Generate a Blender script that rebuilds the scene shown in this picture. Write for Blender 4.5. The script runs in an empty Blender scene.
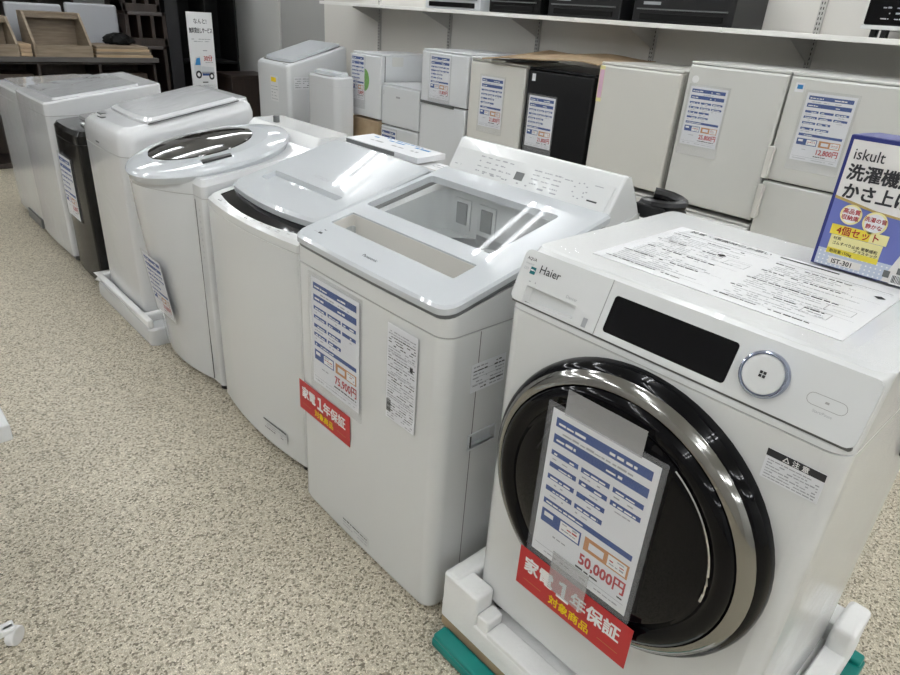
import bpy, bmesh, math, random
from mathutils import Vector, Matrix
random.seed(7)
SC = bpy.context.scene
COL = SC.collection
# ------------------------------------------------------------------ camera
CX, CY, CZ, YAW, PIT, ROL, FPX = -0.8506, -0.1346, 1.3476, 0.7693, 0.4604, 0.0730, 651.74
f_ = Vector((math.sin(YAW)*math.cos(PIT), math.cos(YAW)*math.cos(PIT), -math.sin(PIT)))
r_ = Vector((math.cos(YAW), -math.sin(YAW), 0)); u_ = r_.cross(f_)
r2 = r_*math.cos(ROL)+u_*math.sin(ROL); u2 = -r_*math.sin(ROL)+u_*math.cos(ROL)
cd = bpy.data.cameras.new('camera'); cam = bpy.data.objects.new('camera', cd); COL.objects.link(cam)
M = Matrix((( r2.x, u2.x, -f_.x, CX), (r2.y, u2.y, -f_.y, CY), (r2.z, u2.z, -f_.z, CZ), (0, 0, 0, 1)))
cam.matrix_world = M
cd.sensor_width = 36; cd.lens = FPX/900*36; cd.clip_start = .01
SC.camera = cam
# ------------------------------------------------------------------ world, exposure
w = bpy.data.worlds.new('room_air'); SC.world = w; w.use_nodes = True
w.node_tree.nodes['Background'].inputs[0].default_value = (.9, .95, 1, 1)
w.node_tree.nodes['Background'].inputs[1].default_value = .04
SC.view_settings.view_transform = 'Standard'; SC.view_settings.look = 'None'
SC.view_settings.exposure = 0.92; SC.view_settings.gamma = 1
SC.view_settings.use_curve_mapping = False
TUBE_POWER = 14.5
# ------------------------------------------------------------------ materials
def mat(name, col, rough=.5, metal=0, coat=0, alpha=1, spec=.5, emit=None, trans=0, bump=None, ior=None):
    m = bpy.data.materials.new(name); m.use_nodes = True
    nt = m.node_tree; b = nt.nodes['Principled BSDF']
    b.inputs['Base Color'].default_value = (*col, 1)
    b.inputs['Roughness'].default_value = rough; b.inputs['Metallic'].default_value = metal
    b.inputs['Coat Weight'].default_value = coat; b.inputs['Coat Roughness'].default_value = .04
    b.inputs['Specular IOR Level'].default_value = spec
    b.inputs['Alpha'].default_value = alpha
    b.inputs['Transmission Weight'].default_value = trans
    if ior: b.inputs['IOR'].default_value = ior
    if emit:
        b.inputs['Emission Color'].default_value = (*emit[0], 1); b.inputs['Emission Strength'].default_value = emit[1]
    tc = nt.nodes.new('ShaderNodeTexCoord'); nz = nt.nodes.new('ShaderNodeTexNoise')
    nt.links.new(tc.outputs['Object'], nz.inputs['Vector'])
    if bump:                                                   # (scale, strength, distance)
        nz.inputs['Scale'].default_value = bump[0]; nz.inputs['Detail'].default_value = 3
        nz.inputs['Distortion'].default_value = bump[3] if len(bump) > 3 else 0
        bp = nt.nodes.new('ShaderNodeBump'); bp.inputs['Strength'].default_value = bump[1]; bp.inputs['Distance'].default_value = bump[2]
        nt.links.new(nz.outputs['Fac'], bp.inputs['Height']); nt.links.new(bp.outputs['Normal'], b.inputs['Normal'])
        if coat: nt.links.new(bp.outputs['Normal'], b.inputs['Coat Normal'])
    elif rough > .12 and not emit:
        nz.inputs['Scale'].default_value = 9; nz.inputs['Detail'].default_value = 4
        mr = nt.nodes.new('ShaderNodeMapRange')
        mr.inputs['To Min'].default_value = rough*.85; mr.inputs['To Max'].default_value = min(1, rough*1.15)
        nt.links.new(nz.outputs['Fac'], mr.inputs['Value']); nt.links.new(mr.outputs['Result'], b.inputs['Roughness'])
    return m

def two_tone(name, c1, c2, scale, rough=.6, stretch=(1, 1, 1), bump=0):
    m = mat(name, c1, rough); nt = m.node_tree; b = nt.nodes['Principled BSDF']
    tc = nt.nodes.new('ShaderNodeTexCoord'); mp = nt.nodes.new('ShaderNodeMapping'); nz = nt.nodes.new('ShaderNodeTexNoise')
    mp.inputs['Scale'].default_value = stretch; nz.inputs['Scale'].default_value = scale; nz.inputs['Detail'].default_value = 5
    nt.links.new(tc.outputs['Object'], mp.inputs['Vector']); nt.links.new(mp.outputs['Vector'], nz.inputs['Vector'])
    r = nt.nodes.new('ShaderNodeValToRGB'); r.color_ramp.elements[0].color = (*c1, 1); r.color_ramp.elements[1].color = (*c2, 1)
    r.color_ramp.elements[0].position = .35; r.color_ramp.elements[1].position = .65
    nt.links.new(nz.outputs['Fac'], r.inputs['Fac']); nt.links.new(r.outputs['Color'], b.inputs['Base Color'])
    return m

def floor_material():
    m = bpy.data.materials.new('speckled_vinyl_floor'); m.use_nodes = True; nt = m.node_tree; b = nt.nodes['Principled BSDF']
    tc = nt.nodes.new('ShaderNodeTexCoord')
    v = nt.nodes.new('ShaderNodeTexVoronoi'); v.inputs['Scale'].default_value = 215; v.feature = 'F1'
    v2 = nt.nodes.new('ShaderNodeTexVoronoi'); v2.inputs['Scale'].default_value = 215; v2.feature = 'DISTANCE_TO_EDGE'
    nz = nt.nodes.new('ShaderNodeTexNoise'); nz.inputs['Scale'].default_value = 1.3; nz.inputs['Detail'].default_value = 6
    for n in (v, v2, nz): nt.links.new(tc.outputs['Object'], n.inputs['Vector'])
    sep = nt.nodes.new('ShaderNodeSeparateColor'); nt.links.new(v.outputs['Color'], sep.inputs['Color'])
    r = nt.nodes.new('ShaderNodeValToRGB'); cr = r.color_ramp; cr.interpolation = 'LINEAR'
    cr.elements[0].position = 0; cr.elements[0].color = (.14, .12, .085, 1)
    cr.elements[1].position = 1; cr.elements[1].color = (.76, .70, .58, 1)
    for p, c in ((.12, (.25, .215, .155)), (.26, (.44, .39, .30)), (.5, (.55, .495, .385)), (.80, (.61, .555, .44))):
        e = cr.elements.new(p); e.color = (*c, 1)
    nt.links.new(sep.outputs['Red'], r.inputs['Fac'])
    mr = nt.nodes.new('ShaderNodeMapRange'); mr.inputs['From Max'].default_value = .20; mr.inputs['To Min'].default_value = .66
    nt.links.new(v2.outputs['Distance'], mr.inputs['Value'])
    mx = nt.nodes.new('ShaderNodeMix'); mx.data_type = 'RGBA'; mx.blend_type = 'MULTIPLY'; mx.inputs['Factor'].default_value = 1
    nt.links.new(r.outputs['Color'], mx.inputs['A']); nt.links.new(mr.outputs['Result'], mx.inputs['B'])
    mr2 = nt.nodes.new('ShaderNodeMapRange'); mr2.inputs['To Min'].default_value = .94; mr2.inputs['To Max'].default_value = 1.20
    nt.links.new(nz.outputs['Fac'], mr2.inputs['Value'])
    mx2 = nt.nodes.new('ShaderNodeMix'); mx2.data_type = 'RGBA'; mx2.blend_type = 'MULTIPLY'; mx2.inputs['Factor'].default_value = 1
    nt.links.new(mx.outputs['Result'], mx2.inputs['A']); nt.links.new(mr2.outputs['Result'], mx2.inputs['B'])
    nt.links.new(mx2.outputs['Result'], b.inputs['Base Color'])
    b.inputs['Roughness'].default_value = .42
    bp = nt.nodes.new('ShaderNodeBump'); bp.inputs['Strength'].default_value = .15; bp.inputs['Distance'].default_value = .001
    nt.links.new(v2.outputs['Distance'], bp.inputs['Height']); nt.links.new(bp.outputs['Normal'], b.inputs['Normal'])
    return m

WHITE = mat('white_enamel', (.66, .67, .67), .22, coat=.4)
RECW = mat('recess_plastic', (.62, .60, .56), .35)
PANEL = mat('white_plastic_panel', (.64, .65, .65), .30, coat=.2)
LIDW = mat('glossy_white_lid', (.54, .565, .59), .02, coat=.2)
SIDEG = mat('grey_white_steel_side', (.60, .62, .64), .35)
WRAPW = mat('white_enamel_under_film', (.62, .63, .64), .14, coat=.5, bump=(5, .14, .01, 1.0))
WRAPS = mat('shiny_wrapped_lid', (.60, .61, .625), .10, coat=.7, bump=(4, .20, .015, 1.2))
WRAPF = mat('clear_film_wrap', (.85, .87, .9), .08, alpha=.09, bump=(7, .5, .02, 2.0))
SEAM = mat('dark_seam', (.10, .10, .095), .6)
SEAML = mat('grey_seam', (.33, .33, .32), .5)
BLACKG = mat('black_glass', (.002, .002, .003), .04, spec=.22)
BLACKP = mat('black_plastic', (.010, .010, .011), .3, spec=.35)
BLACKM = mat('matte_black', (.005, .005, .005), .7, spec=.2)
CHROME = mat('chrome', (.72, .72, .72), .09, metal=1)
CHROMEDK = mat('dark_chrome', (.33, .325, .31), .10, metal=1)
CHROMEB = mat('blue_tinted_chrome', (.42, .46, .58), .08, metal=1)
CHROMED = mat('brushed_chrome', (.5, .5, .52), .2, metal=1)
STEEL = mat('stainless_drum', (.42, .43, .44), .28, metal=.9)
BASIN = mat('pale_grey_basin', (.50, .52, .52), .12)
GREYP = mat('mid_grey_plastic', (.13, .135, .135), .35)
DK = mat('dark_grey_enamel', (.010, .010, .010), .16, spec=.25)
GLASS = mat('lid_glass', (.80, .85, .86), .02, alpha=.07, spec=1.0, coat=1)
SMOKE = mat('smoked_lid', (.030, .028, .024), .03, coat=.6)
FOAM = mat('expanded_foam', (.84, .84, .83), .85, bump=(90, .5, .004))
CARD = two_tone('brown_cardboard', (.33, .235, .14), (.40, .30, .19), 12, .8)
TEAL = mat('teal_plastic', (.0, .215, .19), .38)
PAPER = mat('white_paper', (.72, .73, .76), .5)
PAPERW = mat('leaflet_paper', (.74, .745, .755), .5)
INKB = mat('blue_ink', (.010, .055, .24), .5)
INKK = mat('black_ink', (.02, .02, .025), .5)
INKG = mat('grey_ink', (.34, .35, .37), .5)
INKR = mat('red_ink', (.42, .02, .03), .5)
INKO = mat('orange_ink', (.50, .22, .08), .5)
INKW = mat('white_ink', (.80, .80, .80), .5)
INKY = mat('yellow_ink', (.85, .62, .0), .5)
REDS = mat('red_sticker', (.50, .022, .026), .35)
SLEEVE = mat('clear_plastic_sleeve', (.78, .80, .85), .10, alpha=.10)
TAPE = mat('translucent_tape', (.62, .62, .63), .25, alpha=.32)
CREAM = mat('ivory_enamel', (.64, .63, .59), .38)
CREAM2 = mat('pale_grey_ivory_enamel', (.61, .61, .585), .38)
FRW = mat('white_fridge_enamel', (.64, .655, .67), .3)
GASK = mat('dark_gasket', (.05, .048, .045), .7)
WALLP = mat('wall_panel_paint', (.70, .68, .64), .75)
WALLG = mat('grey_wall_paint', (.37, .37, .36), .7)
WALLW = mat('off_white_paint', (.56, .56, .54), .8)
CEILM = mat('ceiling_board', (.66, .66, .65), .9)
WALLD = mat('dim_wall_paint', (.48, .47, .45), .8)
SHELFW = mat('white_shelf_laminate', (.80, .79, .76), .4)
UPR = mat('slotted_steel', (.50, .49, .47), .5)
WOODL = two_tone('light_oak', (.17, .13, .088), (.24, .19, .135), 6, .55, (1, 1, 8))
WOODB = two_tone('bright_plank', (.36, .255, .155), (.42, .31, .20), 6, .55, (1, 1, 10))
WOODD = two_tone('dark_brown_board', (.014, .008, .006), (.024, .014, .010), 6, .45, (8, 1, 1))
WOODM = two_tone('brown_board', (.035, .021, .013), (.05, .031, .019), 6, .5, (8, 1, 1))
GREYT = mat('grey_table_top', (.07, .065, .062), .5)
SEATG = mat('pale_grey_padding', (.34, .35, .37), .7)
FLOORM = floor_material()
TUBEM = mat('fluorescent_tube', (1, 1, 1), .5, emit=((.965, .995, 1.02), TUBE_POWER))
BOXB = mat('printed_blue', (.018, .028, .19), .4)
BOXL = mat('printed_periwinkle', (.14, .17, .47), .4)
BOXW = mat('printed_off_white', (.74, .72, .70), .4)
BOXP = mat('printed_pale_blue', (.50, .56, .68), .4)
BOXY = mat('printed_yellow', (.80, .66, .06), .4)
BOXYL = mat('printed_pale_yellow', (.80, .74, .36), .4)
BOXA = mat('printed_aqua', (.42, .62, .68), .4)
GOLD = mat('printed_gold', (.45, .33, .12), .35)
PINK = mat('pink_label', (.66, .42, .55), .5)
GREENS = mat('green_sticker', (.16, .36, .09), .5)
TRUCKB = mat('truck_blue', (.03, .22, .50), .5)
TEALI = mat('teal_ink', (.0, .14, .16), .5)
CAST = mat('grey_caster', (.45, .45, .44), .5)

# ------------------------------------------------------------------ mesh builder
_tc = {}
def glyphs(s, bold):
    k = (s, bold)
    if k not in _tc:
        cu = bpy.data.curves.new('t', 'FONT'); cu.body = s; cu.size = 1; cu.resolution_u = 2
        ob = bpy.data.objects.new('t', cu); COL.objects.link(ob)
        dg = bpy.context.evaluated_depsgraph_get(); me = bpy.data.meshes.new_from_object(ob.evaluated_get(dg))
        vs = [v.co.copy() for v in me.vertices]; fs = [tuple(p.vertices) for p in me.polygons]
        bpy.data.objects.remove(ob); bpy.data.curves.remove(cu); bpy.data.meshes.remove(me)
        _tc[k] = (vs, fs)
    return _tc[k]

class MB:
    def __init__(s): s.v = []; s.f = []; s.m = []; s.mats = []
    def mi(s, m):
        if m not in s.mats: s.mats.append(m)
        return s.mats.index(m)
    def face(s, pts, m):
        b = len(s.v); s.v += [Vector(p) for p in pts]; s.f.append(tuple(range(b, b+len(pts)))); s.m.append(s.mi(m))
    def box(s, x0, x1, y0, y1, z0, z1, m):
        b = len(s.v); i = s.mi(m)
        s.v += [Vector(p) for p in ((x0,y0,z0),(x1,y0,z0),(x1,y1,z0),(x0,y1,z0),(x0,y0,z1),(x1,y0,z1),(x1,y1,z1),(x0,y1,z1))]
        for q in ((0,3,2,1),(4,5,6,7),(0,1,5,4),(1,2,6,5),(2,3,7,6),(3,0,4,7)): s.f.append(tuple(b+k for k in q)); s.m.append(i)
        return s
    def loft(s, rings, m, caps=True, closed=True, seg=None):   # rings counterclockwise seen from the end of the stack
        n = len(rings[0]); b = len(s.v)
        for r in rings: s.v += [Vector(p) for p in r]
        for k in range(len(rings)-1):
            i = s.mi(seg[k] if seg and seg.get(k) else m) if seg else s.mi(m)
            for j in range(n if closed else n-1):
                j2 = (j+1) % n
                s.f.append((b+k*n+j, b+k*n+j2, b+(k+1)*n+j2, b+(k+1)*n+j)); s.m.append(i)
        if caps:
            s.f.append(tuple(b+j for j in reversed(range(n)))); s.m.append(s.mi(m))
            o = b+(len(rings)-1)*n
            s.f.append(tuple(o+j for j in range(n))); s.m.append(s.mi(m))
        return s
    def prism(s, poly, org, xd, yd, depth, m):                 # poly in (a,b) plane, extruded along xd x yd by depth
        xd, yd, org = Vector(xd), Vector(yd), Vector(org); nd = xd.cross(yd).normalized()
        A = [org+xd*a+yd*c for a, c in poly]; B = [p+nd*depth for p in A]
        return s.loft([A, B], m)
    def tube(s, path, r, m, n=8, caps=True):
        path = [Vector(p) for p in path]; rings = []
        up = Vector((0, 0, 1))
        for k, p in enumerate(path):
            t = (path[min(k+1, len(path)-1)]-path[max(k-1, 0)]).normalized()
            a = t.cross(up)
            if a.length < .05: a = t.cross(Vector((1, 0, 0)))
            a.normalize(); c = t.cross(a); rr = r[k] if isinstance(r, (list, tuple)) else r
            rings.append([p+a*math.cos(q*2*math.pi/n)*rr+c*math.sin(q*2*math.pi/n)*rr for q in range(n)])
        return s.loft(rings, m, caps)
    def lathe(s, prof, org, axis, m, n=48, seg=None, caps=True, sx=1, sy=1):   # prof (r, h) along axis
        org, axis = Vector(org), Vector(axis).normalized()
        a = axis.cross(Vector((0, 0, 1)))
        if a.length < .05: a = Vector((1, 0, 0))
        a.normalize(); c = axis.cross(a)
        rings = [[org+axis*h+(a*math.cos(q*2*math.pi/n)*sx+c*math.sin(q*2*math.pi/n)*sy)*r for q in range(n)] for r, h in prof]
        return s.loft(rings, m, caps, seg=seg)
    def text(s, t, size, org, xd, yd, m, bold=.0, sx=1.0, align='l', lift=.0006):
        vs, fs = glyphs(t, 0); xd, yd, org = Vector(xd).normalized(), Vector(yd).normalized(), Vector(org)
        nd = xd.cross(yd); b = len(s.v); i = s.mi(m)
        w = max((v.x for v in vs), default=0); off = {'l': 0, 'c': -w/2, 'r': -w}[align]
        h = bold*.9
        for n_, (ox, oy) in enumerate(((-h, -h), (h, -h), (-h, h), (h, h), (0, 0)) if bold else ((0, 0),)):
            b = len(s.v)
            s.v += [org+xd*((v.x+off)*size*sx+ox*size)+yd*(v.y*size+oy*size)+nd*(lift+n_*.00001) for v in vs]
            for q in fs: s.f.append(tuple(b+k for k in q)); s.m.append(i)
        return s
    def quad(s, org, xd, yd, a0, a1, b0, b1, m, lift=.0005):   # flat rectangle in a local frame, a hair above it
        xd, yd, org = Vector(xd), Vector(yd), Vector(org); nd = xd.cross(yd).normalized()*lift
        s.face([org+xd*a+yd*c+nd for a, c in ((a0, b0), (a1, b0), (a1, b1), (a0, b1))], m)
        return s
    def scribble(s, org, xd, yd, a0, a1, b, h, m, lift=.0006, dens=.8):   # a line of print too small to read
        a = a0
        while a < a1:
            L = random.uniform(1.2, 4.5)*h; e = min(a+L, a1)
            if random.random() < dens: s.quad(org, xd, yd, a, e, b, b+h*random.uniform(.6, 1), m, lift)
            a = e+h*random.uniform(.3, .8)
        return s
    def mesh(s, name, off=Vector((0, 0, 0)), smooth=True, merge=True):
        me = bpy.data.meshes.new(name)
        me.from_pydata([v-off for v in s.v], [], s.f)
        for m in s.mats: me.materials.append(m)
        for p, i in zip(me.polygons, s.m): p.material_index = i; p.use_smooth = smooth
        me.update()
        if merge:
            bm = bmesh.new(); bm.from_mesh(me); bmesh.ops.remove_doubles(bm, verts=bm.verts, dist=1e-6)
            bm.to_mesh(me); bm.free()
        return me
    def build(s, name, parent=None, bevel=0, smooth=True, seg=2, angle=30, merge=True):
        off = Vector((0, 0, 0)); q = parent
        while q is not None: off += q.location; q = q.parent
        if parent is None:
            lo = Vector([min(v[k] for v in s.v) for k in range(3)]); hi = Vector([max(v[k] for v in s.v) for k in range(3)])
            off = Vector(((lo.x+hi.x)/2, (lo.y+hi.y)/2, lo.z))
        me = s.mesh(name, off, smooth and bevel > 0, merge)
        o = bpy.data.objects.new(name, me); COL.objects.link(o)
        if parent is None: o.location = off
        else: o.parent = parent
        if bevel:
            b = o.modifiers.new('bevel', 'BEVEL'); b.width = bevel; b.segments = seg; b.limit_method = 'ANGLE'
            b.angle_limit = math.radians(angle); b.harden_normals = True; b.use_clamp_overlap = True
        return o

def soft(o, angle=35):                                          # smooth by angle without modifiers: mark sharp edges
    me = o.data; bm = bmesh.new(); bm.from_mesh(me)
    for e in bm.edges:
        if len(e.link_faces) == 2:
            a_ = e.calc_face_angle(0); cap_ = max(len(q.verts) for q in e.link_faces) > 8
            if a_ > math.radians(angle) or (cap_ and a_ > math.radians(3)): e.smooth = False
    for p in bm.faces: p.smooth = True
    bm.to_mesh(me); bm.free()
    w_ = o.modifiers.new('face_weight', 'WEIGHTED_NORMAL'); w_.keep_sharp = True; w_.weight = 80
    return o

def cut(o, cutters):                                            # carve recesses out of a body
    off = Vector((0, 0, 0)); q = o
    while q is not None: off += q.location; q = q.parent
    mods = []; obs = []
    for c in cutters:
        me = c.mesh('cutter', off)
        k = bpy.data.objects.new('cutter', me); COL.objects.link(k); obs.append(k)
        k.location = (0, 0, 0)
    bpy.context.view_layer.update()
    par, loc = o.parent, o.location.copy(); o.parent = None; o.location = (0, 0, 0)
    for k in obs:
        m = o.modifiers.new('cut', 'BOOLEAN'); m.operation = 'DIFFERENCE'; m.object = k; m.solver = 'EXACT'
        mods.append(m)
        try: m.material_mode = 'TRANSFER'
        except Exception: pass
    bpy.context.view_layer.update()
    dg = bpy.context.evaluated_depsgraph_get(); me = bpy.data.meshes.new_from_object(o.evaluated_get(dg))
    o.modifiers.clear(); o.data = me; o.parent = par; o.location = loc
    for k in obs: bpy.data.objects.remove(k)
    return o

def tag(o, label, cat, group=None):
    o['label'] = label; o['category'] = cat
    if group: o['group'] = group
    return o
def thing(name, label, cat, loc, group=None):
    o = bpy.data.objects.new(name, None); COL.objects.link(o); o.location = loc; o.empty_display_size = .1
    return tag(o, label, cat, group)
def struct(o): o['kind'] = 'structure'; return o

def ring(x0, x1, y0, y1, z, rf=.04, rb=.02, bulge=0, n=5, nf=10, slope=0, xr=None, yc=None, bw=None):
    """rounded rectangle seen from above (counterclockwise); the front (x0) may bulge; z rises with slope*(x-xr)"""
    pts = []
    def arc(cx, cy, r, a0):
        for k in range(n+1):
            a = a0+math.pi/2*k/n; pts.append([cx+r*math.cos(a), cy+r*math.sin(a)])
    arc(x1-rb, y1-rb, rb, 0)                # back-left
    arc(x0+rf, y1-rf, rf, math.pi/2)        # front-left
    for k in range(1, nf): pts.append([x0, y1-rf+(y0-y1+2*rf)*k/nf])
    arc(x0+rf, y0+rf, rf, math.pi)          # front-right
    arc(x1-rb, y0+rb, rb, 3*math.pi/2)
    yc = (y0+y1)/2 if yc is None else yc; bw = (y1-y0)/2 if bw is None else bw
    out = []
    for x, y in pts:
        g = max(0, 1-(x-x0)/.12); t = max(-1, min(1, (y-yc)/bw)); bx = bulge*(1-t*t)*g if bulge else 0
        X = x-bx; zz = z(X, y) if callable(z) else z
        out.append((X, y, zz+(slope*(x-xr) if xr is not None else 0)))
    return out

NX, UZ = (0, -1, 0), (0, 0, 1)       # "right" and "up" on any face that looks towards -x (the aisle side)

# ------------------------------------------------------------------ room shell
YB = 7.75
struct(MB().box(-4.2, 3.1, -5.7, YB+.2, -.1, 0, FLOORM).build('floor'))
struct(MB().box(-4.2, 3.1, -5.7, YB+.2, 2.7, 2.8, CEILM).build('ceiling'))
struct(MB().box(2.82, 3.1, -5.7, YB, 0, 2.7, WALLW).build('wall_right'))
struct(MB().box(-4.2, -4.0, -5.7, YB, 0, 2.7, WALLD).build('wall_left'))
struct(MB().box(-4.2, 3.1, YB, YB+.2, 0, 2.7, WALLG).build('wall_back'))
struct(MB().box(-4.0, 2.82, -5.7, -5.5, 0, 2.7, WALLW).build('wall_front'))
b = MB()
for k in range(9): b.box(2.78, 2.82, 5.58-(k+1)*.87+.003, 5.58-k*.87-.003, .05, 2.6, WALLP)
struct(b.build('trim_1', bevel=.002))                    # painted back boards between the uprights
struct(MB().box(2.795, 2.82, 5.60, 6.40, 0, 2.6, WALLG).build('trim_2'))   # grey door-like board
struct(MB().box(2.79, 2.82, 6.43, YB, 0, 2.6, WALLW).build('trim_3'))

# ------------------------------------------------------------------ ceiling lights: twin tube battens across the room
for ry in (-4.5, -2.7, -.9, .9, 2.68, 4.48, 6.28):
    for x0 in (1.45, -.25, -1.95, -3.65):
        if ry > 6 and x0 > 5: continue
        where = {1.45: 'over the refrigerators', -.25: 'over the washing machines', -1.95: 'over the aisle', -3.65: 'beyond the aisle'}[x0]
        t = thing('ceiling_light', 'twin tube fluorescent batten on the ceiling %s' % where, 'ceiling light', (x0+.6, ry, 2.62), 'twin tube battens %s' % where)
        MB().prism([(-.04, 0), (.04, 0), (.03, .02), (-.03, .02)], (x0, ry, 2.68), (0, 1, 0), (0, 0, 1), 1.2, UPR).build('housing', t, bevel=.003)
        for s_ in (-.065, .065):
            MB().tube([(x0+.01, ry+s_, 2.595), (x0+1.19, ry+s_, 2.595)], .0125, TUBEM, n=6).build('tube', t)
        for xx in (x0, x0+1.18): MB().box(xx, xx+.02, ry-.08, ry+.08, 2.58, 2.70, SHELFW).build('end_cap', t)

# ------------------------------------------------------------------ printed cards
def price_card(org, w, h, label, price, xd=NX, yd=UZ, tapes=(), sheet_h=None, lean=0):
    """org = top-left corner (seen from the front) on the surface it hangs on"""
    xd, yd, org = Vector(xd).normalized(), Vector(yd).normalized(), Vector(org); nd = xd.cross(yd).normalized()
    t = thing('price_card', label, 'price card', tuple(org-yd*h), 'blue striped price cards')
    s = w/.21; H = (sheet_h or h)
    o = org+nd*.002
    b = MB(); b.prism([(0.004*s, -H+.004), (w-.004*s, -H+.004), (w-.004*s, -.004), (.004*s, -.004)], o, xd, yd, .0008, PAPER)
    o2 = o+nd*.0008; k = H/.30; X = lambda a: a*s
    def q(a0, a1, b0, b1, m, l=.0005): b.quad(o2, xd, yd, X(a0), X(a1), -b1*k, -b0*k, m, l)
    q(.014, .196, .016, .033, INKB); q(.014, .196, .047, .064, INKB)
    b.scribble(o2, xd, yd, X(.02), X(.075), -.028*k, .0055*k, INKW, .0009); b.scribble(o2, xd, yd, X(.12), X(.17), -.028*k, .0055*k, INKW, .0009)
    b.scribble(o2, xd, yd, X(.02), X(.06), -.059*k, .0055*k, INKW, .0009); b.scribble(o2, xd, yd, X(.12), X(.15), -.059*k, .0055*k, INKW, .0009)
    b.scribble(o2, xd, yd, X(.03), X(.17), -.043*k, .004*k, INKG)
    for r, nn in ((.078, 3), (.102, 3), (.126, 2), (.150, 2)):
        for c in range(nn):
            a0 = .014+c*.062; q(a0, a0+.056, r, r+.0095, INKB)
            b.scribble(o2, xd, yd, X(a0+.006), X(a0+.048), -(r+.0075)*k, .004*k, INKW, .0009)
            b.scribble(o2, xd, yd, X(a0+.004), X(a0+.04), -(r+.018)*k, .003*k, INKG, dens=.5)
    q(.014, .196, .176, .187, INKB); b.scribble(o2, xd, yd, X(.02), X(.10), -.184*k, .004*k, INKW, .0009)
    q(.014, .100, .198, .226, INKB); q(.056, .097, .201, .223, INKW, .0009); q(.020, .040, .203, .212, INKW, .0009)
    q(.108, .196, .198, .226, INKO); q(.156, .192, .201, .223, INKW, .0009); q(.118, .148, .205, .219, PAPER, .0009)
    for r in (.206, .212, .218):
        b.scribble(o2, xd, yd, X(.060), X(.093), -r*k, .0035*k, INKR if r == .212 else INKG, .0012)
        b.scribble(o2, xd, yd, X(.160), X(.188), -r*k, .0035*k, INKR if r == .212 else INKG, .0012)
    b.text(price, .031*k, o2+xd*X(.196)-yd*.258*k, xd, yd, INKR, .026, sx=.82*s/k, align='r')
    b.scribble(o2, xd, yd, X(.045), X(.075), -.246*k, .004*k, INKG); b.scribble(o2, xd, yd, X(.10), X(.196), -.270*k, .0045*k, INKK)
    b.quad(o2, xd, yd, X(.01), X(.2), -.2775*k, -.2765*k, INKG); b.scribble(o2, xd, yd, X(.014), X(.19), -.287*k, .003*k, INKG)
    b.build('printed_sheet', t, merge=False)
    MB().prism([(-.006, -h-.006), (w+.006, -h-.006), (w+.006, .006), (-.006, .006)], o-nd*.001, xd, yd, .004, SLEEVE).build('plastic_sleeve', t)
    for (a0, a1, b0, b1) in tapes:
        MB().prism([(a0, b0), (a1, b0), (a1, b1), (a0, b1)], o+nd*.0035, xd, yd, .0006, TAPE).build('clear_tape', t)
    return t

def red_sign(corners, label, thick=.001):
    """corners: top-left, top-right, bottom-right, bottom-left on the face"""
    tl, tr, br, bl = [Vector(c) for c in corners]; xd = (tr-tl); yd = (tl-bl); W, H = xd.length, yd.length
    xd.normalize(); yd = yd.normalized(); nd = xd.cross(yd).normalized()
    b = MB(); b.loft([[bl, br, tr, tl], [p+nd*thick for p in (bl, br, tr, tl)]], REDS)
    o = bl+nd*thick; up = yd
    b.text('家電', H*.40, o+xd*W*.055+up*H*.50, xd, up, INKW, .03, sx=.95)
    b.text('１', H*.54, o+xd*W*.335+up*H*.45, xd, up, INKW, .04, sx=.95)
    b.text('年保証', H*.40, o+xd*W*.495+up*H*.50, xd, up, INKW, .03, sx=.95)
    b.text('対象商品', H*.25, o+xd*W*.50+up*H*.14, xd, up, INKY, .025, align='c', sx=1.0)
    for a0, a1 in ((.07, .24), (.76, .93)): b.quad(o, xd, up, W*a0, W*a1, H*.225, H*.24, INKO)
    return tag(b.build('warranty_sign', merge=False), label, 'sign', 'red one-year warranty signs')

def print_label(name, parent, org, w, h, lines, head=None, xd=NX, yd=UZ, frame=False, base=PAPER, cols=1):
    xd, yd, org = Vector(xd).normalized(), Vector(yd).normalized(), Vector(org); nd = xd.cross(yd)
    b = MB(); b.prism([(0, -h), (w, -h), (w, 0), (0, 0)], org, xd, yd, .0008, base); o = org+nd*.0008
    if head: b.quad(o, xd, yd, 0, w, -h*head, 0, INKK)
    if frame:
        for r in (h*.28, h*.5, h*.74): b.quad(o, xd, yd, .003, w-.003, -r, -r+.001, INKG)
    y0 = h*(head or 0)+h*.05
    for k in range(lines):
        yy = y0+(h-y0)*(k+.75)/(lines+.4)
        for c in range(cols):
            b.scribble(o, xd, yd, w*.05+c*w/cols, w*(c+1)/cols-w*.05, -yy, (h-y0)/lines*.42, random.choice((INKK, INKG, INKG, INKG)), dens=.75)
    return b, o

# ================================================================== FRONT LOADER (nearest machine)
t = thing('washing_machine', 'front-loading drum washing machine with a round black glass door, nearest in the row', 'washing machine', (.27, .2975, .1365), 'row of washing machines')
yd = Vector((.376, 0, .926)).normalized(); PN = Vector(NX).cross(yd)
b = MB()
R = lambda x0, z, **k: ring(x0, .54, 0, .595, z, rf=.03, rb=.02, **k)
G = lambda z: ring(.002, .538, .002, .593, z, rf=.03, rb=.02)
b.loft([R(.012, .1365), R(.0, .150), R(0, .870), G(.8705), G(.8725), R(0, .873), R(.002, .880), R(.014, .888), R(.045, .968), R(.056, .9756)], WHITE,
       seg={3: SEAML})
body = b.build('body', t)
well = MB().lathe([(.262, -.01), (.262, .02)], (0, .2965, .598), (1, 0, 0), PANEL, n=64)
for v in well.v: v.x = v.x
hand = MB().box(.17, .34, -.05, .008, .66, .69, SIDEG)
cut(body, [well])
soft(body, 28)
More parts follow.
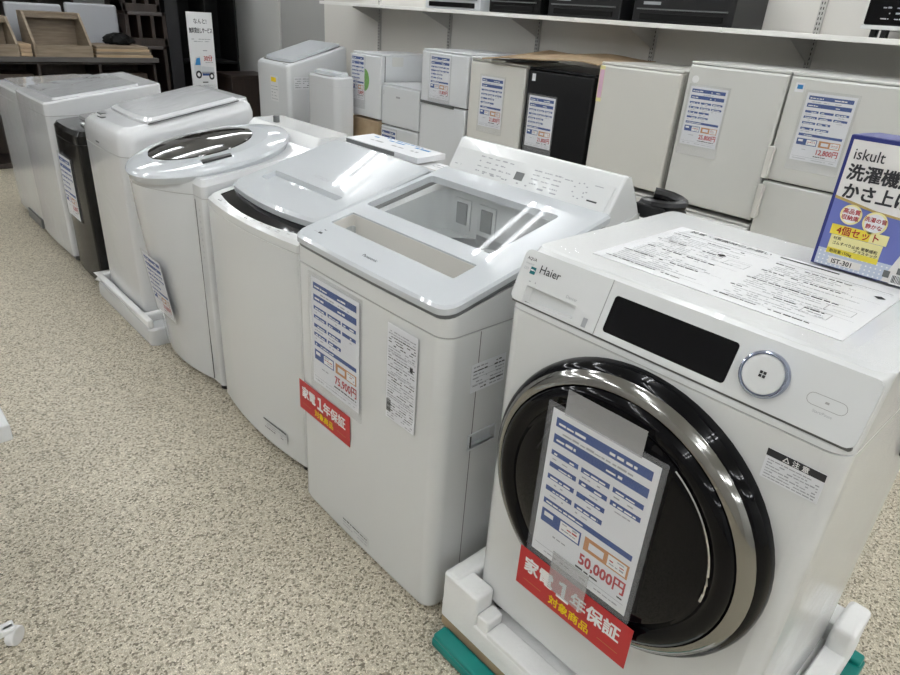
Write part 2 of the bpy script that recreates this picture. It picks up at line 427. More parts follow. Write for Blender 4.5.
# control panel slab
P0 = Vector((0, .595, .887))
def pp(u, v, d=0): return P0+Vector(NX)*u+yd*v+PN*d
def slab(u0, u1, v0, v1, d0, d1, m, r=.008):
    poly = []
    for cx, cy, a0 in ((u1-r, v1-r, 0), (u0+r, v1-r, 90), (u0+r, v0+r, 180), (u1-r, v0+r, 270)):
        for k in range(5):
            a = math.radians(a0+22.5*k); poly.append((cx+r*math.cos(a), cy+r*math.sin(a)))
    return MB().prism(poly, pp(0, 0, d0), NX, yd, d1-d0, m)
c = slab(.001, .594, 0, .0957, -.016, 0, PANEL, .012)
panel = c.build('control_panel', t)
rec = MB().loft([[pp(u, v, -.014) for u, v in ((.036, .006), (.138, .012), (.138, .031), (.036, .031))],
                 [pp(u, v, .004) for u, v in ((.029, 0), (.143, .007), (.141, .033), (.027, .033))]], PANEL)
disp = slab(.203, .415, .0115, .0745, -.003, .004, BLACKG, .006)
seam_ = MB().prism([(.1893, -.01), (.1905, -.01), (.1905, .11), (.1893, .11)], pp(0, 0, -.003), NX, yd, .01, SEAML)
cut(panel, [rec, disp, seam_]); soft(panel)
slab(.2032, .4148, .0117, .0743, -.0029, -.0005, BLACKG, .006).build('display_window', t, bevel=.001)
slab(.004, .591, -.0035, .004, -.016, -.005, SEAM, .003).build('panel_gap', t)
# dial
dc = pp(.461, .047)
dl = MB().lathe([(.0335, -.002), (.0335, .007), (.0320, .0105), (.0300, .0112), (.0284, .008)], dc, PN, CHROMEB, n=48).build('dial_ring', t); soft(dl)
k_ = MB().lathe([(.0283, 0), (.0283, .008), (.0275, .0095), (.025, .0098)], dc, PN, PANEL, n=48)
o = dc+PN*.0101
for du, dv in ((-.0045, -.0045), (.0005, -.0045), (-.0045, .0005), (.0005, .0005)):
    k_.quad(o, NX, yd, du, du+.004, dv, dv+.004, INKK)
soft(k_.build('dial', t, merge=False))
b = MB(); o = pp(0, 0, .0004)
pts = [(.528+.008*math.cos(math.radians(a)), .043+.008*math.sin(math.radians(a))) for a in range(90, 271, 30)] + [(.562+.008*math.cos(math.radians(a)), .043+.008*math.sin(math.radians(a))) for a in range(-90, 91, 30)]
for k in range(len(pts)):
    (a0, b0), (a1, b1) = pts[k], pts[(k+1) % len(pts)]
    d = Vector((a1-a0, b1-b0)).normalized(); q = Vector((-d.y, d.x))*.0004
    b.face([o+Vector(NX)*x+yd*y for x, y in ((a0-q.x, b0-q.y), (a1-q.x, b1-q.y), (a1+q.x, b1+q.y), (a0+q.x, b0+q.y))], SEAML)
b.text('Start/Pause', .0055, pp(.545, .0265, 0), NX, yd, INKG, align='c'); b.quad(o, NX, yd, .543, .548, .042, .045, SEAML)
b.text('Haier', .021, pp(.043, .061), NX, yd, INKK, .004)
b.text('AQUA', .0075, pp(.009, .0775), NX, yd, INKK, .01); b.text('Inverter', .006, pp(.009, .069), NX, yd, INKG)
b.text('DD', .007, pp(.009, .059), NX, yd, INKG)
b.quad(o, NX, yd, .024, .036, .054, .067, TEALI); b.scribble(pp(0, 0, .0006), NX, yd, .025, .035, .060, .003, INKW)
b.scribble(o, NX, yd, .030, .046, .040, .003, INKG)
b.text('Dancer', .008, pp(.115, .0385), NX, yd, INKG)
b.quad(o, NX, yd, .163, .172, .004, .020, INKG)
b.build('panel_print', t, merge=False)
# door
DC = (0, .2965, .598); AX = (-1, 0, 0)
prof = [(.258, -.004), (.270, .0), (.270, .010), (.267, .020), (.262, .027), (.257, .030)]
soft(MB().lathe(prof, DC, AX, BLACKG, n=72, caps=False).build('door_gasket', t), 40)
prof = [(.257, .029), (.254, .035), (.248, .0405), (.241, .044), (.235, .045), (.2335, .042)]
soft(MB().lathe(prof, DC, AX, CHROMEDK, n=72, caps=False).build('chrome_ring', t), 50)
prof = [(.234, .010), (.234, .042), (.230, .050), (.222, .055), (.212, .0565), (.205, .054), (.198, .0475), (.192, .049), (.186, .054), (.15, .0585), (.10, .0615), (.05, .063), (.001, .0635)]
dg = soft(MB().lathe(prof, DC, AX, BLACKG, n=72).build('door', t), 40)
pts = [(-.052, .2965-.197*math.cos(math.radians(a)), .598+.197*math.sin(math.radians(a))) for a in range(-8, 62, 5)]
soft(MB().tube(pts, .0022, CHROME, n=6).build('rim_highlight', dg))  # chrome arc shaped as the bright highlight on the inner rim of the glass
# caution label and hinge slit
b, o = print_label('caution_label', t, (-.0008, .094, .840), .078, .048, 7, head=.24)
b.text('△ 注 意', .010, Vector(o)+Vector(NX)*.039-Vector(UZ)*.0098, NX, UZ, INKW, .02, align='c')
b.build('caution_label', t, merge=False)
# leaflet printed sheet on the top
XT, YT = Vector(NX), Vector((1, 0, 0))
b = MB(); o = Vector((.115, .509, .9760)); Wl, Dl = .428, .315
b.prism([(0, 0), (Wl, 0), (Wl, Dl), (0, Dl)], o, XT, YT, .0009, PAPERW); o = o+Vector((0, 0, .0009))
b.text('設置・運搬時のお願い', .017, o+XT*.03+YT*.292, XT, YT, INKK, .01); b.quad(o, XT, YT, .215, .32, .297, .303, INKK)
for (c0, c1) in ((.015, .205), (.225, .415)):
    b.quad(o, XT, YT, c0, c1, .271, .272, INKK); b.quad(o, XT, YT, c0, c1, .262, .2625, INKG)
    for k in range(25):
        v = .254-k*.0098; e = c1-.04 if k % 6 == 0 else c1-random.uniform(.02, .12)
        b.scribble(o, XT, YT, c0+(.0 if k % 6 == 0 else .008), e, v, .0042 if k % 6 == 0 else .0026, INKK if k % 6 == 0 else INKG)
        if k % 6 == 5: b.quad(o, XT, YT, c0, c1, v-.0035, v-.003, INKG)
for u, v in ((.165, .165), (.345, .055), (.365, .10)):
    for a0, a1, b0, b1 in ((0, .04, 0, .0008), (0, .04, .028, .0288), (0, .0008, 0, .028), (.04, .0408, 0, .028), (.01, .03, .012, .0128)):
        b.quad(o, XT, YT, u+a0, u+a1, v+b0, v+b1, INKG)
for u, v in ((.145, .205), (.405, .235)):
    b.face([o+XT*(u+x)+YT*(v+y)+Vector((0, 0, .001)) for x, y in ((-.009, 0), (0, -.008), (.009, 0), (0, .008))], INKK)
tag(b.build('instruction_sheet', merge=False), 'printed instruction leaflet lying flat on top of the front-loading machine', 'leaflet')
# loose film over the top and right side
b = MB(); n = 22; rows = []
for i in range(n+1):
    x = .062+.475*i/n
    rows.append([(x, y, .9756+.0015+.0035*(.5+.5*math.sin(x*23+y*9))*(.4+.6*math.sin(y*17-x*31)**2)) for y in [.59-.585*j/n for j in range(n+1)]])
for i in range(n):
    for j in range(n):
        if .10 < rows[i][j][0] < .425 and .06 < rows[i][j][1] < .51: continue
        b.face([rows[i][j], rows[i+1][j], rows[i+1][j+1], rows[i][j+1]][::-1], WRAPF)
o = b.build('top_film', t); soft(o, 80)
b = MB(); rows = []
for i in range(15):
    x = .02+.53*i/14
    rows.append([(x, -.0035-.0045*(1+math.sin(x*26+z*5+math.sin(z*9)))*.8, z) for z in [.15+.80*j/16*(1 if x > .05 else .93) for j in range(17)]])
for i in range(14):
    for j in range(16): b.face([rows[i][j], rows[i+1][j], rows[i+1][j+1], rows[i][j+1]], WRAPF)
soft(b.build('side_film', t), 80)
MB().box(.40, .46, -.008, -.001, .70, .885, BLACKP).build('side_vent', t, bevel=.002)
for a in ((.04, .05), (.04, .54), (.48, .05), (.48, .54)):
    MB().lathe([(.022, 0), (.022, .021)], (a[0], a[1], .1155), (0, 0, 1), BLACKP, n=16).build('foot', t)

# foam tray, carton and dolly under it
t = thing('foam_tray', 'white expanded foam packing tray under the front-loading machine', 'packing foam', (.27, .29, .05))
Z0 = .055
b = MB()
b.box(-.06, .62, -.058, .645, Z0, .115, FOAM)
b.build('tray_base', t, bevel=.006)
def tower(nm, x0, x1, y0, y1, z1, steps):
    bb = MB(); bb.box(x0, x1, y0, y1, .10, z1, FOAM); bb.build('corner_block', t, bevel=.008, seg=3)
    for q in steps: MB().box(*q, FOAM).build('corner_step', t, bevel=.006, seg=2)
tower('a', -.06, -.004, .535, .645, .195, [(-.056, -.006, .500, .536, .10, .150)])
MB().box(-.058, .12, .597, .643, .10, .199, FOAM).build('corner_block', t, bevel=.012, seg=3)
MB().box(-.056, .56, -.056, -.010, .10, .140, FOAM).build('side_rail', t, bevel=.006)
MB().box(.50, .618, -.057, -.010, .10, .205, FOAM).build('corner_block', t, bevel=.012, seg=3)
MB().box(.545, .618, -.05, .60, .10, .17, FOAM).build('back_rail', t, bevel=.006)
MB().box(-.06, -.004, -.057, .05, .10, .195, FOAM).build('corner_block', t, bevel=.012, seg=3)
MB().box(-.058, -.006, .05, .50, .10, .126, FOAM).build('front_rail', t, bevel=.004)
tag(MB().box(-.058, .618, -.056, .643, .028, .0549, CARD).build('carton', bevel=.002), 'brown corrugated carton base under the white foam tray', 'cardboard')
t = thing('dolly', 'teal plastic dolly carrying the boxed foam tray', 'dolly', (.27, .29, 0))
b = MB()
for x0, x1, y0, y1 in ((-.105, -.045, -.07, .625), (.60, .66, -.085, .625), (-.05, .61, .56, .62), (-.05, .61, -.085, -.05), (-.05, .61, .26, .32)):
    b.box(x0, x1, y0, y1, .002, .0275, TEAL)
b.build('frame', t, bevel=.006, seg=3)
for x0, x1, y0, y1 in ((-.103, -.064, -.07, .622), (.624, .66, -.08, .622)):
    MB().box(x0, x1, y0, y1, .026, .042, TEAL).build('raised_lip', t, bevel=.006, seg=3)

# ================================================================== TOP LOADER WITH GLASS LID
XP, Y0, Y1 = -.058, .6945, 1.272
SL = .231
zl = lambda x: .828+SL*(x-XP)
t = thing('washing_machine', 'white top-loading washing machine with a clear window in its sloping lid and rear control console', 'washing machine', (.26, .98, 0), 'row of washing machines')
b = MB()
R = lambda z, d=0, **k: ring(XP+d, .585-d, Y0+d, Y1-d, z, rf=.033, rb=.025, bulge=.004, **k)
topz = lambda x, y: min(zl(x)-.020, zl(.50)-.020)
b.loft([R(.008, .016), R(.014, .004), R(.028), R(.766), R(.7662, .0025), R(.7690, .0025), R(.7695), R(topz)], WHITE, seg={4: SEAML})
body = b.build('body', t)
hole = MB().loft([ring(.09, .415, .735, 1.238, .785, rf=.03, rb=.05), ring(.09, .415, .735, 1.238, 1.1, rf=.03, rb=.05)], BASIN)
drum = MB().lathe([(.19, .25), (.19, .80)], (.262, .985, 0), (0, 0, 1), STEEL, n=48)
rcut = MB().loft([ring(.030, .092, .785, 1.232, .80, rf=.006, rb=.006), ring(.030, .094, .775, 1.24, 1.0, rf=.006, rb=.006)], BASIN)
grip = MB().box(.035, .115, Y0-.02, Y0+.012, .469, .503, SIDEG)
cut(body, [hole, drum, rcut, grip]); soft(body, 28)
# side panel seam line, grip rim
MB().box(.0405, .042, Y0-.0006, Y0+.004, .05, .764, SEAM).build('panel_seam', t)
b = MB()
for q in ((.030, .120, .503, .508), (.030, .120, .464, .469), (.030, .035, .469, .503), (.115, .120, .469, .503)): b.box(q[0], q[1], Y0-.003, Y0+.003, q[2], q[3], SIDEG)
b.build('grip_rim', t, bevel=.001)
# tub: balance ring and steel drum bits
rb_ = MB().lathe([(.165, 0), (.168, .012), (.185, .014), (.1895, .008), (.1895, -.02), (.17, -.02), (.165, 0)], (.262, .985, .75), (0, 0, 1), BASIN, n=56, caps=False)
soft(rb_.build('balance_ring', t), 40)
b = MB().lathe([(.18, 0), (.16, .012), (.06, .03), (.03, .06), (.0005, .065)], (.262, .985, .252), (0, 0, 1), GREYP, n=40, caps=False)
soft(b.build('pulsator', t))
b = MB()
for y0 in (1.038, 1.135): b.box(.407, .4145, y0, y0+.042, .815, .876, GREYP)
b.build('basin_grille', t, bevel=.002)
b = MB()
for y0 in (1.026, 1.123): b.box(.4105, .4148, y0, y0+.066, .80, .888, BASIN)
b.build('grille_surround', t, bevel=.003)
# lid: frame with recess and glass
LN = Vector((-SL, 0, 1)).normalized(); LX = Vector((1, 0, SL)).normalized()
def lz(d): return lambda x, y: zl(x)+d
lid = MB().loft([ring(XP-.004, .445, Y0-.002, Y1+.002, lz(-.009), rf=.036, rb=.008, bulge=.004), ring(XP-.004, .447, Y0-.002, Y1+.002, lz(.004), rf=.036, rb=.008, bulge=.004),
                 ring(XP+.002, .444, Y0+.004, Y1-.004, lz(.009), rf=.032, rb=.008, bulge=.004)], LIDW).build('lid', t)
win = MB().loft([ring(.147, .374, .787, 1.25, .7, rf=.012, rb=.012), ring(.147, .374, .787, 1.25, 1.1, rf=.012, rb=.012)], LIDW)
rcut2 = MB().loft([ring(.028, .096, .775, 1.235, .75, rf=.004, rb=.004), ring(.028, .096, .775, 1.235, 1.1, rf=.004, rb=.004)], LIDW)
cut(lid, [win, rcut2]); soft(lid, 28)
pane = MB().loft([ring(.1475, .3735, .7875, 1.2495, lz(.0045), rf=.012, rb=.012), ring(.1475, .3735, .7875, 1.2495, lz(.0088), rf=.012, rb=.012)], GLASS)
soft(pane.build('window_pane', lid))
def rr_(d, dz, s_=0): return ring(.0265+d, .0975-d, .7735+d, 1.2365-d, (lambda x, y: zl(x)+dz), rf=.006, rb=.006)
b = MB().loft([rr_(0, -.062), rr_(0, .0045), rr_(.0025, .0045), rr_(.0025, -.058)], RECW)
b.build('handle_recess', lid)
b = MB().loft([ring(XP+.0015, .44, Y0+.002, Y1-.002, lz(-.0205), rf=.031, rb=.02, bulge=.004), ring(XP+.0015, .44, Y0+.002, Y1-.002, lz(-.0085), rf=.031, rb=.02, bulge=.004)], GREYP)
gp = b.build('lid_gap', t); cut(gp, [MB().box(.02, .46, .74, 1.25, .6, 1.2, SEAM)])
o = Vector((-.030, .985, zl(-.030)+.0094)); b = MB()
b.text('Panasonic', .0135, o+Vector((0, .035, 0)), NX, LX, INKK, .01)
o = Vector((-.028, 1.228, zl(-.028)+.0094)); b.scribble(o, NX, LX, 0, .03, .02, .004, INKK); b.scribble(o, NX, LX, 0, .018, .012, .004, INKG); b.quad(o, NX, LX, .018, .032, .002, .009, INKK); b.scribble(o, NX, LX, 0, .014, .002, .004, INKG)
b.build('lid_print', lid, merge=False)
# console
prof = [(.438, zl(.438)-.002), (.441, zl(.438)+.006), (.490, 1.031), (.500, 1.036), (.520, 1.030), (.548, .990), (.578, .938), (.585, .90), (.44, .90)]
poly = [(x, z) for x, z in prof]
cons = MB().prism([(x, z) for x, z in reversed(poly)], (0, Y0+.008, 0), (1, 0, 0), (0, 0, 1), -(Y1-Y0-.016), WHITE)
# prism normal for (x,z) is -y; negative depth keeps it between the sides
co = cons.build('control_console', t)
bm = bmesh.new(); bm.from_mesh(co.data); bmesh.ops.recalc_face_normals(bm, faces=bm.faces); bm.to_mesh(co.data); bm.free()
bv = co.modifiers.new('bevel', 'BEVEL'); bv.width = .007; bv.segments = 3; bv.limit_method = 'ANGLE'; bv.angle_limit = math.radians(40); bv.harden_normals = True
for p in co.data.polygons: p.use_smooth = True
cu = Vector((.049, 0, 1.031-zl(.438)-.006)).normalized(); cN = Vector(NX).cross(cu)
o = Vector((.441, Y1-.012, zl(.438)+.006))+cN*.0012
b = MB(); b.prism([(.004, .004), (.542, .004), (.545, .07), (.004, .07)], o-cN*.0012, NX, cu, .0012, PANEL)
b.quad(o, NX, cu, .245, .275, .022, .044, GREYP)
for r in range(4):
    for c in range(5):
        if r < 3 or c < 4: b.scribble(o, NX, cu, .105+c*.027, .122+c*.027, .058-r*.014, .004, INKG, dens=.9)
for c in range(3):
    for r in range(4): b.scribble(o, NX, cu, .30+c*.034, .325+c*.034, .058-r*.012, .0035, INKG, dens=.9)
for c in range(8): b.scribble(o, NX, cu, .08+c*.042, .10+c*.042, .012, .005, random.choice((INKK, INKG)))
for a in range(0, 360, 40):
    b.quad(o, NX, cu, .455+.020*math.cos(math.radians(a))-.002, .455+.020*math.cos(math.radians(a))+.003, .038+.020*math.sin(math.radians(a)), .041+.020*math.sin(math.radians(a)), INKG)
b.scribble(o, NX, cu, .40, .425, .056, .004, INKG); b.scribble(o, NX, cu, .445, .47, .034, .005, INKG); b.quad(o, NX, cu, .485, .515, .020, .024, INKK); b.quad(o, NX, cu, .49, .515, .060, .062, INKG)
b.scribble(o, NX, cu, .02, .045, .02, .004, INKG)
b.build('button_print', co, merge=False)
# factory labels
b, o = print_label('spec_label', t, (XP-.0062, .872, .745), .102, .240, 34, frame=True); b.quad(o, NX, UZ, .002, .018, -.222, -.19, GREYP); b.quad(o, NX, UZ, .08, .09, -.09, -.075, INKK)
b.build('spec_label', t, merge=False)
b, o = print_label('side_label', t, (.022, Y0-.0008, .690), .105, .070, 7, xd=(1, 0, 0), frame=True, cols=2)
b.build('side_label', t, merge=False)
b, o = print_label('base_label', t, (XP-.0052, 1.06, .075), .125, .035, 3, base=WHITE); b.build('base_label', t, merge=False)
for a in ((.0, .75), (.0, 1.21), (.53, .75), (.53, 1.21)):
    MB().lathe([(.024, 0), (.022, .010)], (a[0], a[1], 0), (0, 0, 1), BLACKP, n=16).build('foot', t)
# coiled black hose hooked on the rear corner
pts = [(.625+.035*math.cos(a*.5), .66+.05*math.sin(a*.5)+.01, .925+.004*a*.5) for a in range(0, 28)]
hz = MB().tube(pts, .013, BLACKP, n=8).build('inlet_hose', t); soft(hz)
MB().box(.575, .615, .64, .72, .93, .962, BLACKP).build('hose_clip', t, bevel=.004)
MB().prism([(0, 0), (.04, 0), (.04, .025), (0, .025)], (.59, .70, .9622), NX, (1, 0, 0), .001, PAPER).build('hose_tag', t)

# ================================================================== MACHINE 3: wide flat panel, sloping lid
X0, Y0, Y1 = -.004, 1.335, 1.915; SL = .27
zl3 = lambda x: .775+SL*min(.470, max(0, x-X0))
t = thing('washing_machine', 'white top-loading washing machine with a dark display strip along its front edge', 'washing machine', (.3, 1.62, 0), 'row of washing machines')
R = lambda z, d=0, bu=.026, **k: ring(X0+d, .60-d, Y0+d, Y1-d, z, rf=.020, rb=.02, bulge=bu, nf=16, **k)
b = MB().loft([R(.02, .02), R(.028, .004), R(.04), R(.742), R(.7425, .002), R(.7445, .002), R(.745), R(lambda x, y: zl3(x)-.008), R(lambda x, y: zl3(x), .010, .028)], WHITE, seg={4: SEAML})
body = b.build('body', t)
cut(body, [MB().loft([ring(.026, .078, 1.385, 1.875, .76, rf=.004, rb=.004, bulge=.030), ring(.026, .078, 1.385, 1.875, 1.0, rf=.004, rb=.004, bulge=.030)], BLACKM)]); soft(body, 28)
b = MB().loft([ring(.027, .077, 1.386, 1.874, lambda x, y: zl3(x)-.012, rf=.004, rb=.004, bulge=.030), ring(.027, .077, 1.386, 1.874, lambda x, y: zl3(x)-.004, rf=.004, rb=.004, bulge=.030)], BLACKG)
b.build('display_strip', t)
lid = MB().loft([ring(.072, .47, 1.365, 1.885, lambda x, y: zl3(x)-.002, rf=.03, rb=.01, bulge=.022), ring(.070, .47, 1.363, 1.887, lambda x, y: zl3(x)+.016, rf=.03, rb=.01, bulge=.022),
                 ring(.078, .465, 1.371, 1.879, lambda x, y: zl3(x)+.022, rf=.028, rb=.01, bulge=.021)], LIDW).build('lid', t)
cut(lid, [MB().loft([ring(.160, .196, 1.44, 1.82, lambda x, y: zl3(x)+.006, rf=.008, rb=.004, bulge=.012), ring(.120, .205, 1.43, 1.83, lambda x, y: zl3(x)+.05, rf=.008, rb=.004, bulge=.012)], LIDW)])
soft(lid, 28)
b = MB(); LX = Vector((1, 0, SL)).normalized()
o = Vector((.235, 1.66, zl3(.235)+.0226)); b.text('HITACHI', .022, o, NX, LX, INKG, .01)
b.build('lid_print', lid, merge=False)
b = MB(); o = Vector((-.012, 1.84, zl3(-.012)+.0009)); up = Vector((1, 0, .15)).normalized()
for c in range(11):
    bx = -.026*(1-((c-5)/6.0)**2)
    oo = Vector((.006+bx, 1.835-c*.041, zl3(.006+bx)+.0008)); b.scribble(oo, NX, LX, 0, .024, .000, .0035, random.choice((INKK, INKG))); b.quad(oo, NX, LX, .004, .018, .006, .0105, SEAML)
b.build('button_print', t, merge=False)
b, o = print_label('base_label', t, (-.0312, 1.565, .120), .135, .040, 4, xd=(.068, -1, 0), base=WHITE); b.quad(o, (.068, -1, 0), UZ, .0, .13, -.006, -.001, INKK); b.build('base_label', t, merge=False)
rear = MB().loft([ring(.475, .598, Y0+.01, Y1-.01, .88, rf=.01, rb=.02), ring(.478, .598, Y0+.01, Y1-.01, lambda x, y: .902+.04*(x-.475), rf=.01, rb=.02)], PANEL)
soft(rear.build('rear_deck', t))
b = MB(); b.tube([(.482, Y1-.03, .910), (.482, Y0+.03, .910)], .006, LIDW, n=8); b.build('lid_hinge', lid)
for a in ((.03, 1.38), (.03, 1.87), (.56, 1.38), (.56, 1.87)):
    MB().lathe([(.024, 0), (.022, .022)], (a[0], a[1], 0), (0, 0, 1), BLACKP, n=16).build('foot', t)
# printed sheets lying on its rear deck
b = MB(); o = Vector((.494, 1.47, .9045)); up = Vector((1, 0, .04)).normalized()
b.prism([(-.36, 0), (.11, 0), (.11, .02), (-.36, .02)], o, NX, up, .004, PAPERW); b.prism([(.02, .02), (.11, .02), (.11, .09), (.02, .09)], o, NX, up, .004, PAPERW); o = o+Vector((0, 0, .0042))
b.quad(o, NX, up, -.34, .10, .003, .017, two_tone('printed_photo_grey', (.20, .17, .15), (.45, .43, .40), 30, .4)); b.scribble(o, NX, up, .03, .10, .045, .008, INKG); b.scribble(o, NX, up, .03, .10, .062, .008, INKG)
tag(b.build('leaflet', merge=False), 'pale printed leaflet on the rear deck of the machine with the dark display strip', 'leaflet')
t = thing('flat_carton', 'flat white carton with blue print behind the lid of the machine with the display strip', 'box', (.58, 1.63, .91))
b = MB(); o = Vector((.516, 1.885, .9095)); b.prism([(0, 0), (.40, .0), (.40, .12), (.0, .12)], o, NX, (1, 0, .04), .018, PAPER)
o2 = o+Vector((0, 0, .0182)); up = Vector((1, 0, .04))
b.scribble(o2, NX, up, .05, .36, .085, .014, TRUCKB); b.scribble(o2, NX, up, .08, .34, .045, .012, INKG); b.scribble(o2, NX, up, .10, .30, .105, .008, TRUCKB)
b.quad(o+Vector((-.0002, 0, 0)), NX, UZ, .0, .28, .002, .015, GREYP)
b.build('carton_body', t, merge=False)

# ================================================================== MACHINE 4: bulging body with oval lid
Y0, Y1 = 1.952, 2.535; SL = .20
zl4 = lambda x: .815+SL*min(.47, max(-.15, x))
t = thing('washing_machine', 'white washing machine with a bulging front and a dark oval window in its lid', 'washing machine', (.3, 2.24, 0), 'row of washing machines')
R = lambda z, d=0, bu=.0, **k: ring(.0+d, .62-d, Y0+d, Y1-d, z, rf=.02, rb=.02, nf=12, **k)
def R4(z, d=0, bu=.11):
    return ring(d, .62-d, Y0+d, Y1-d, z, rf=.02, rb=.02, nf=28, bulge=bu, yc=2.275, bw=.245)
soft(MB().loft([R4(.02, .02, .03), R4(.03, .004, .035), R4(.25, 0, .055), R4(.45, 0, .08), R4(.62, 0, .10), R4(.745, 0, .108), R4(.7455, .0015, .108), R4(.7475, .0015, .108), R4(.748, 0, .109), R4(lambda x, y: zl4(x)-.03, 0, .11), R4(lambda x, y: zl4(x)-.012, .012, .11)], WRAPW, seg={6: SEAML}).build('body', t), 28)
b = MB().box(-.0015, .001, 2.019, 2.0215, .04, .735, SEAM); b.build('panel_seam', t)
# oval deck (raised ellipse) following the slope
def ell(cx, cy, ax, ay, fz, n=64, dz=0): return [(cx+ax*math.cos(2*math.pi*k/n), cy+ay*math.sin(2*math.pi*k/n), fz(cx+ax*math.cos(2*math.pi*k/n))+dz) for k in range(n)]
EC = (.165, 2.250)
deck = MB().loft([ell(*EC, .282, .262, zl4, dz=-.030), ell(*EC, .292, .272, zl4, dz=-.006), ell(*EC, .286, .266, zl4, dz=.004), ell(*EC, .26, .24, zl4, dz=.012), ell(*EC, .215, .195, zl4, dz=.017)], LIDW)
soft(deck.build('oval_deck', t), 40)
WC = (.150, 2.285)
dome = MB().loft([ell(*WC, .190, .172, zl4, dz=.010), ell(*WC, .186, .168, zl4, dz=.021), ell(*WC, .15, .135, zl4, dz=.029), ell(*WC, .09, .08, zl4, dz=.034), ell(*WC, .002, .002, zl4, dz=.036)], SMOKE)
soft(dome.build('oval_window', t), 40)
b = MB().loft([[(x, y, zl4(x)+.0155) for x, y in q] for q in ([(.05, 2.05), (.15, 2.035), (.16, 2.065), (.06, 2.085)], )] + [[(x, y, zl4(x)+.021) for x, y in ((.052, 2.052), (.148, 2.038), (.157, 2.062), (.062, 2.082))]], BLACKP)
q = b.build('display_window', t)
b = MB(); LX = Vector((1, 0, SL)).normalized()
for k in range(7):
    oo = Vector((.02+k*.02, 2.105-k*.004, zl4(.02+k*.02)+.0185)); b.scribble(oo, NX, LX, 0, .012, 0, .006, INKG)
b.build('button_print', t, merge=False)
rear = MB().loft([ring(.42, .60, Y0+.02, Y1-.02, .86, rf=.01, rb=.03), ring(.47, .60, Y0+.03, Y1-.03, lambda x, y: .906+.03*(x-.42), rf=.01, rb=.03)], WHITE)
soft(rear.build('rear_deck', t))
MB().lathe([(.013, 0), (.013, .026)], (.50, 2.36, .9075), (0, 0, 1), GREYP, n=16).build('inlet_cap', t, bevel=.002)
b = MB(); o = Vector((-.0006, 2.012, .70))
for k in range(9): b.scribble(o, NX, UZ, .016, .026, -k*.021, .010, INKG, dens=1)
b.build('side_print', t, merge=False)
for a in ((.04, 2.0), (.04, 2.48), (.57, 2.0), (.57, 2.48)):
    MB().lathe([(.024, 0), (.022, .022)], (a[0], a[1], 0), (0, 0, 1), BLACKP, n=16).build('foot', t)

# ================================================================== MACHINE 5: film-wrapped, on a foam tray
Y0, Y1, SL = 2.60, 3.12, .20
zl5 = lambda x: .862+SL*max(0, x)
t = thing('washing_machine', 'white film-wrapped top-loading washing machine with a folding lid, standing in a foam tray', 'washing machine', (.27, 2.86, .075), 'row of washing machines')
R = lambda z, d=0, rf=.06, **k: ring(-.03+d, .53-d, Y0+d, Y1-d, z, rf=rf, rb=.03, bulge=.01, **k)
b = MB().loft([R(.0785, .02), R(.09, .004), R(.11), R(.755), R(.756, .002), R(.759, .002), R(.76), R(lambda x, y: zl5(x)-.055), R(lambda x, y: zl5(x)-.022, .008), R(lambda x, y: zl5(x)-.006, .022), R(lambda x, y: zl5(x), .045, rf=.04)], WRAPW, seg={4: SEAML})
soft(b.build('body', t), 40)
lid = MB().loft([ring(.085, .47, Y0+.02, Y1-.05, lambda x, y: zl5(x)-.002, rf=.02, rb=.02, bulge=.012), ring(.085, .47, Y0+.02, Y1-.05, lambda x, y: zl5(x)+.010, rf=.02, rb=.02, bulge=.012),
                 ring(.10, .46, Y0+.04, Y1-.07, lambda x, y: zl5(x)+.018, rf=.02, rb=.02, bulge=.012)], WRAPS)
soft(lid.build('lid', t), 40)
MB().box(.083, .475, Y0+.0185, Y0+.0215, .866, .871, SEAM)
b = MB(); b.loft([[(x, y, zl5(x)-.0) for x, y in ((.083, Y0+.017), (.468, Y0+.017), (.468, Y0+.021), (.083, Y0+.021))], [(x, y, zl5(x)+.004) for x, y in ((.083, Y0+.017), (.468, Y0+.017), (.468, Y0+.021), (.083, Y0+.021))]], SEAM)
b.build('lid_gap', t)
MB().box(.02, .05, 2.99, 3.04, .864, .872, GREYP).build('handle', t, bevel=.002)
MB().box(.0, .02, 2.92, 2.97, .863, .868, GREYP).build('display_window', t, bevel=.001)
b = MB(); o = Vector((-.0405, 2.90, .775)); b.scribble(o, NX, UZ, 0, .05, 0, .010, INKK); b.build('body_print', t, merge=False)
soft(MB().loft([ring(.455, .53, Y0+.03, Y1-.03, .93, rf=.02, rb=.03), ring(.465, .525, Y0+.04, Y1-.04, .966, rf=.02, rb=.03)], WRAPW).build('rear_deck', t))
t = thing('foam_tray', 'low white foam tray under the film-wrapped machine, wrapped in plastic', 'packing foam', (.25, 2.8, 0))
b = MB(); b.loft([ring(-.070, .58, 2.475, 3.165, 0.0, rf=.03, rb=.03), ring(-.075, .585, 2.472, 3.168, .02, rf=.03, rb=.03), ring(-.072, .58, 2.475, 3.165, .07, rf=.03, rb=.03), ring(-.062, .57, 2.485, 3.155, .078, rf=.03, rb=.03)], WRAPW)
soft(b.build('tray_base', t), 50)
b = MB(); b.box(-.070, -.045, 2.49, 3.16, .075, .115, FOAM); b.box(-.07, .57, 3.128, 3.16, .075, .115, FOAM); b.box(-.07, .57, 2.56, 2.592, .075, .115, FOAM); b.build('tray_rim', t, bevel=.01)

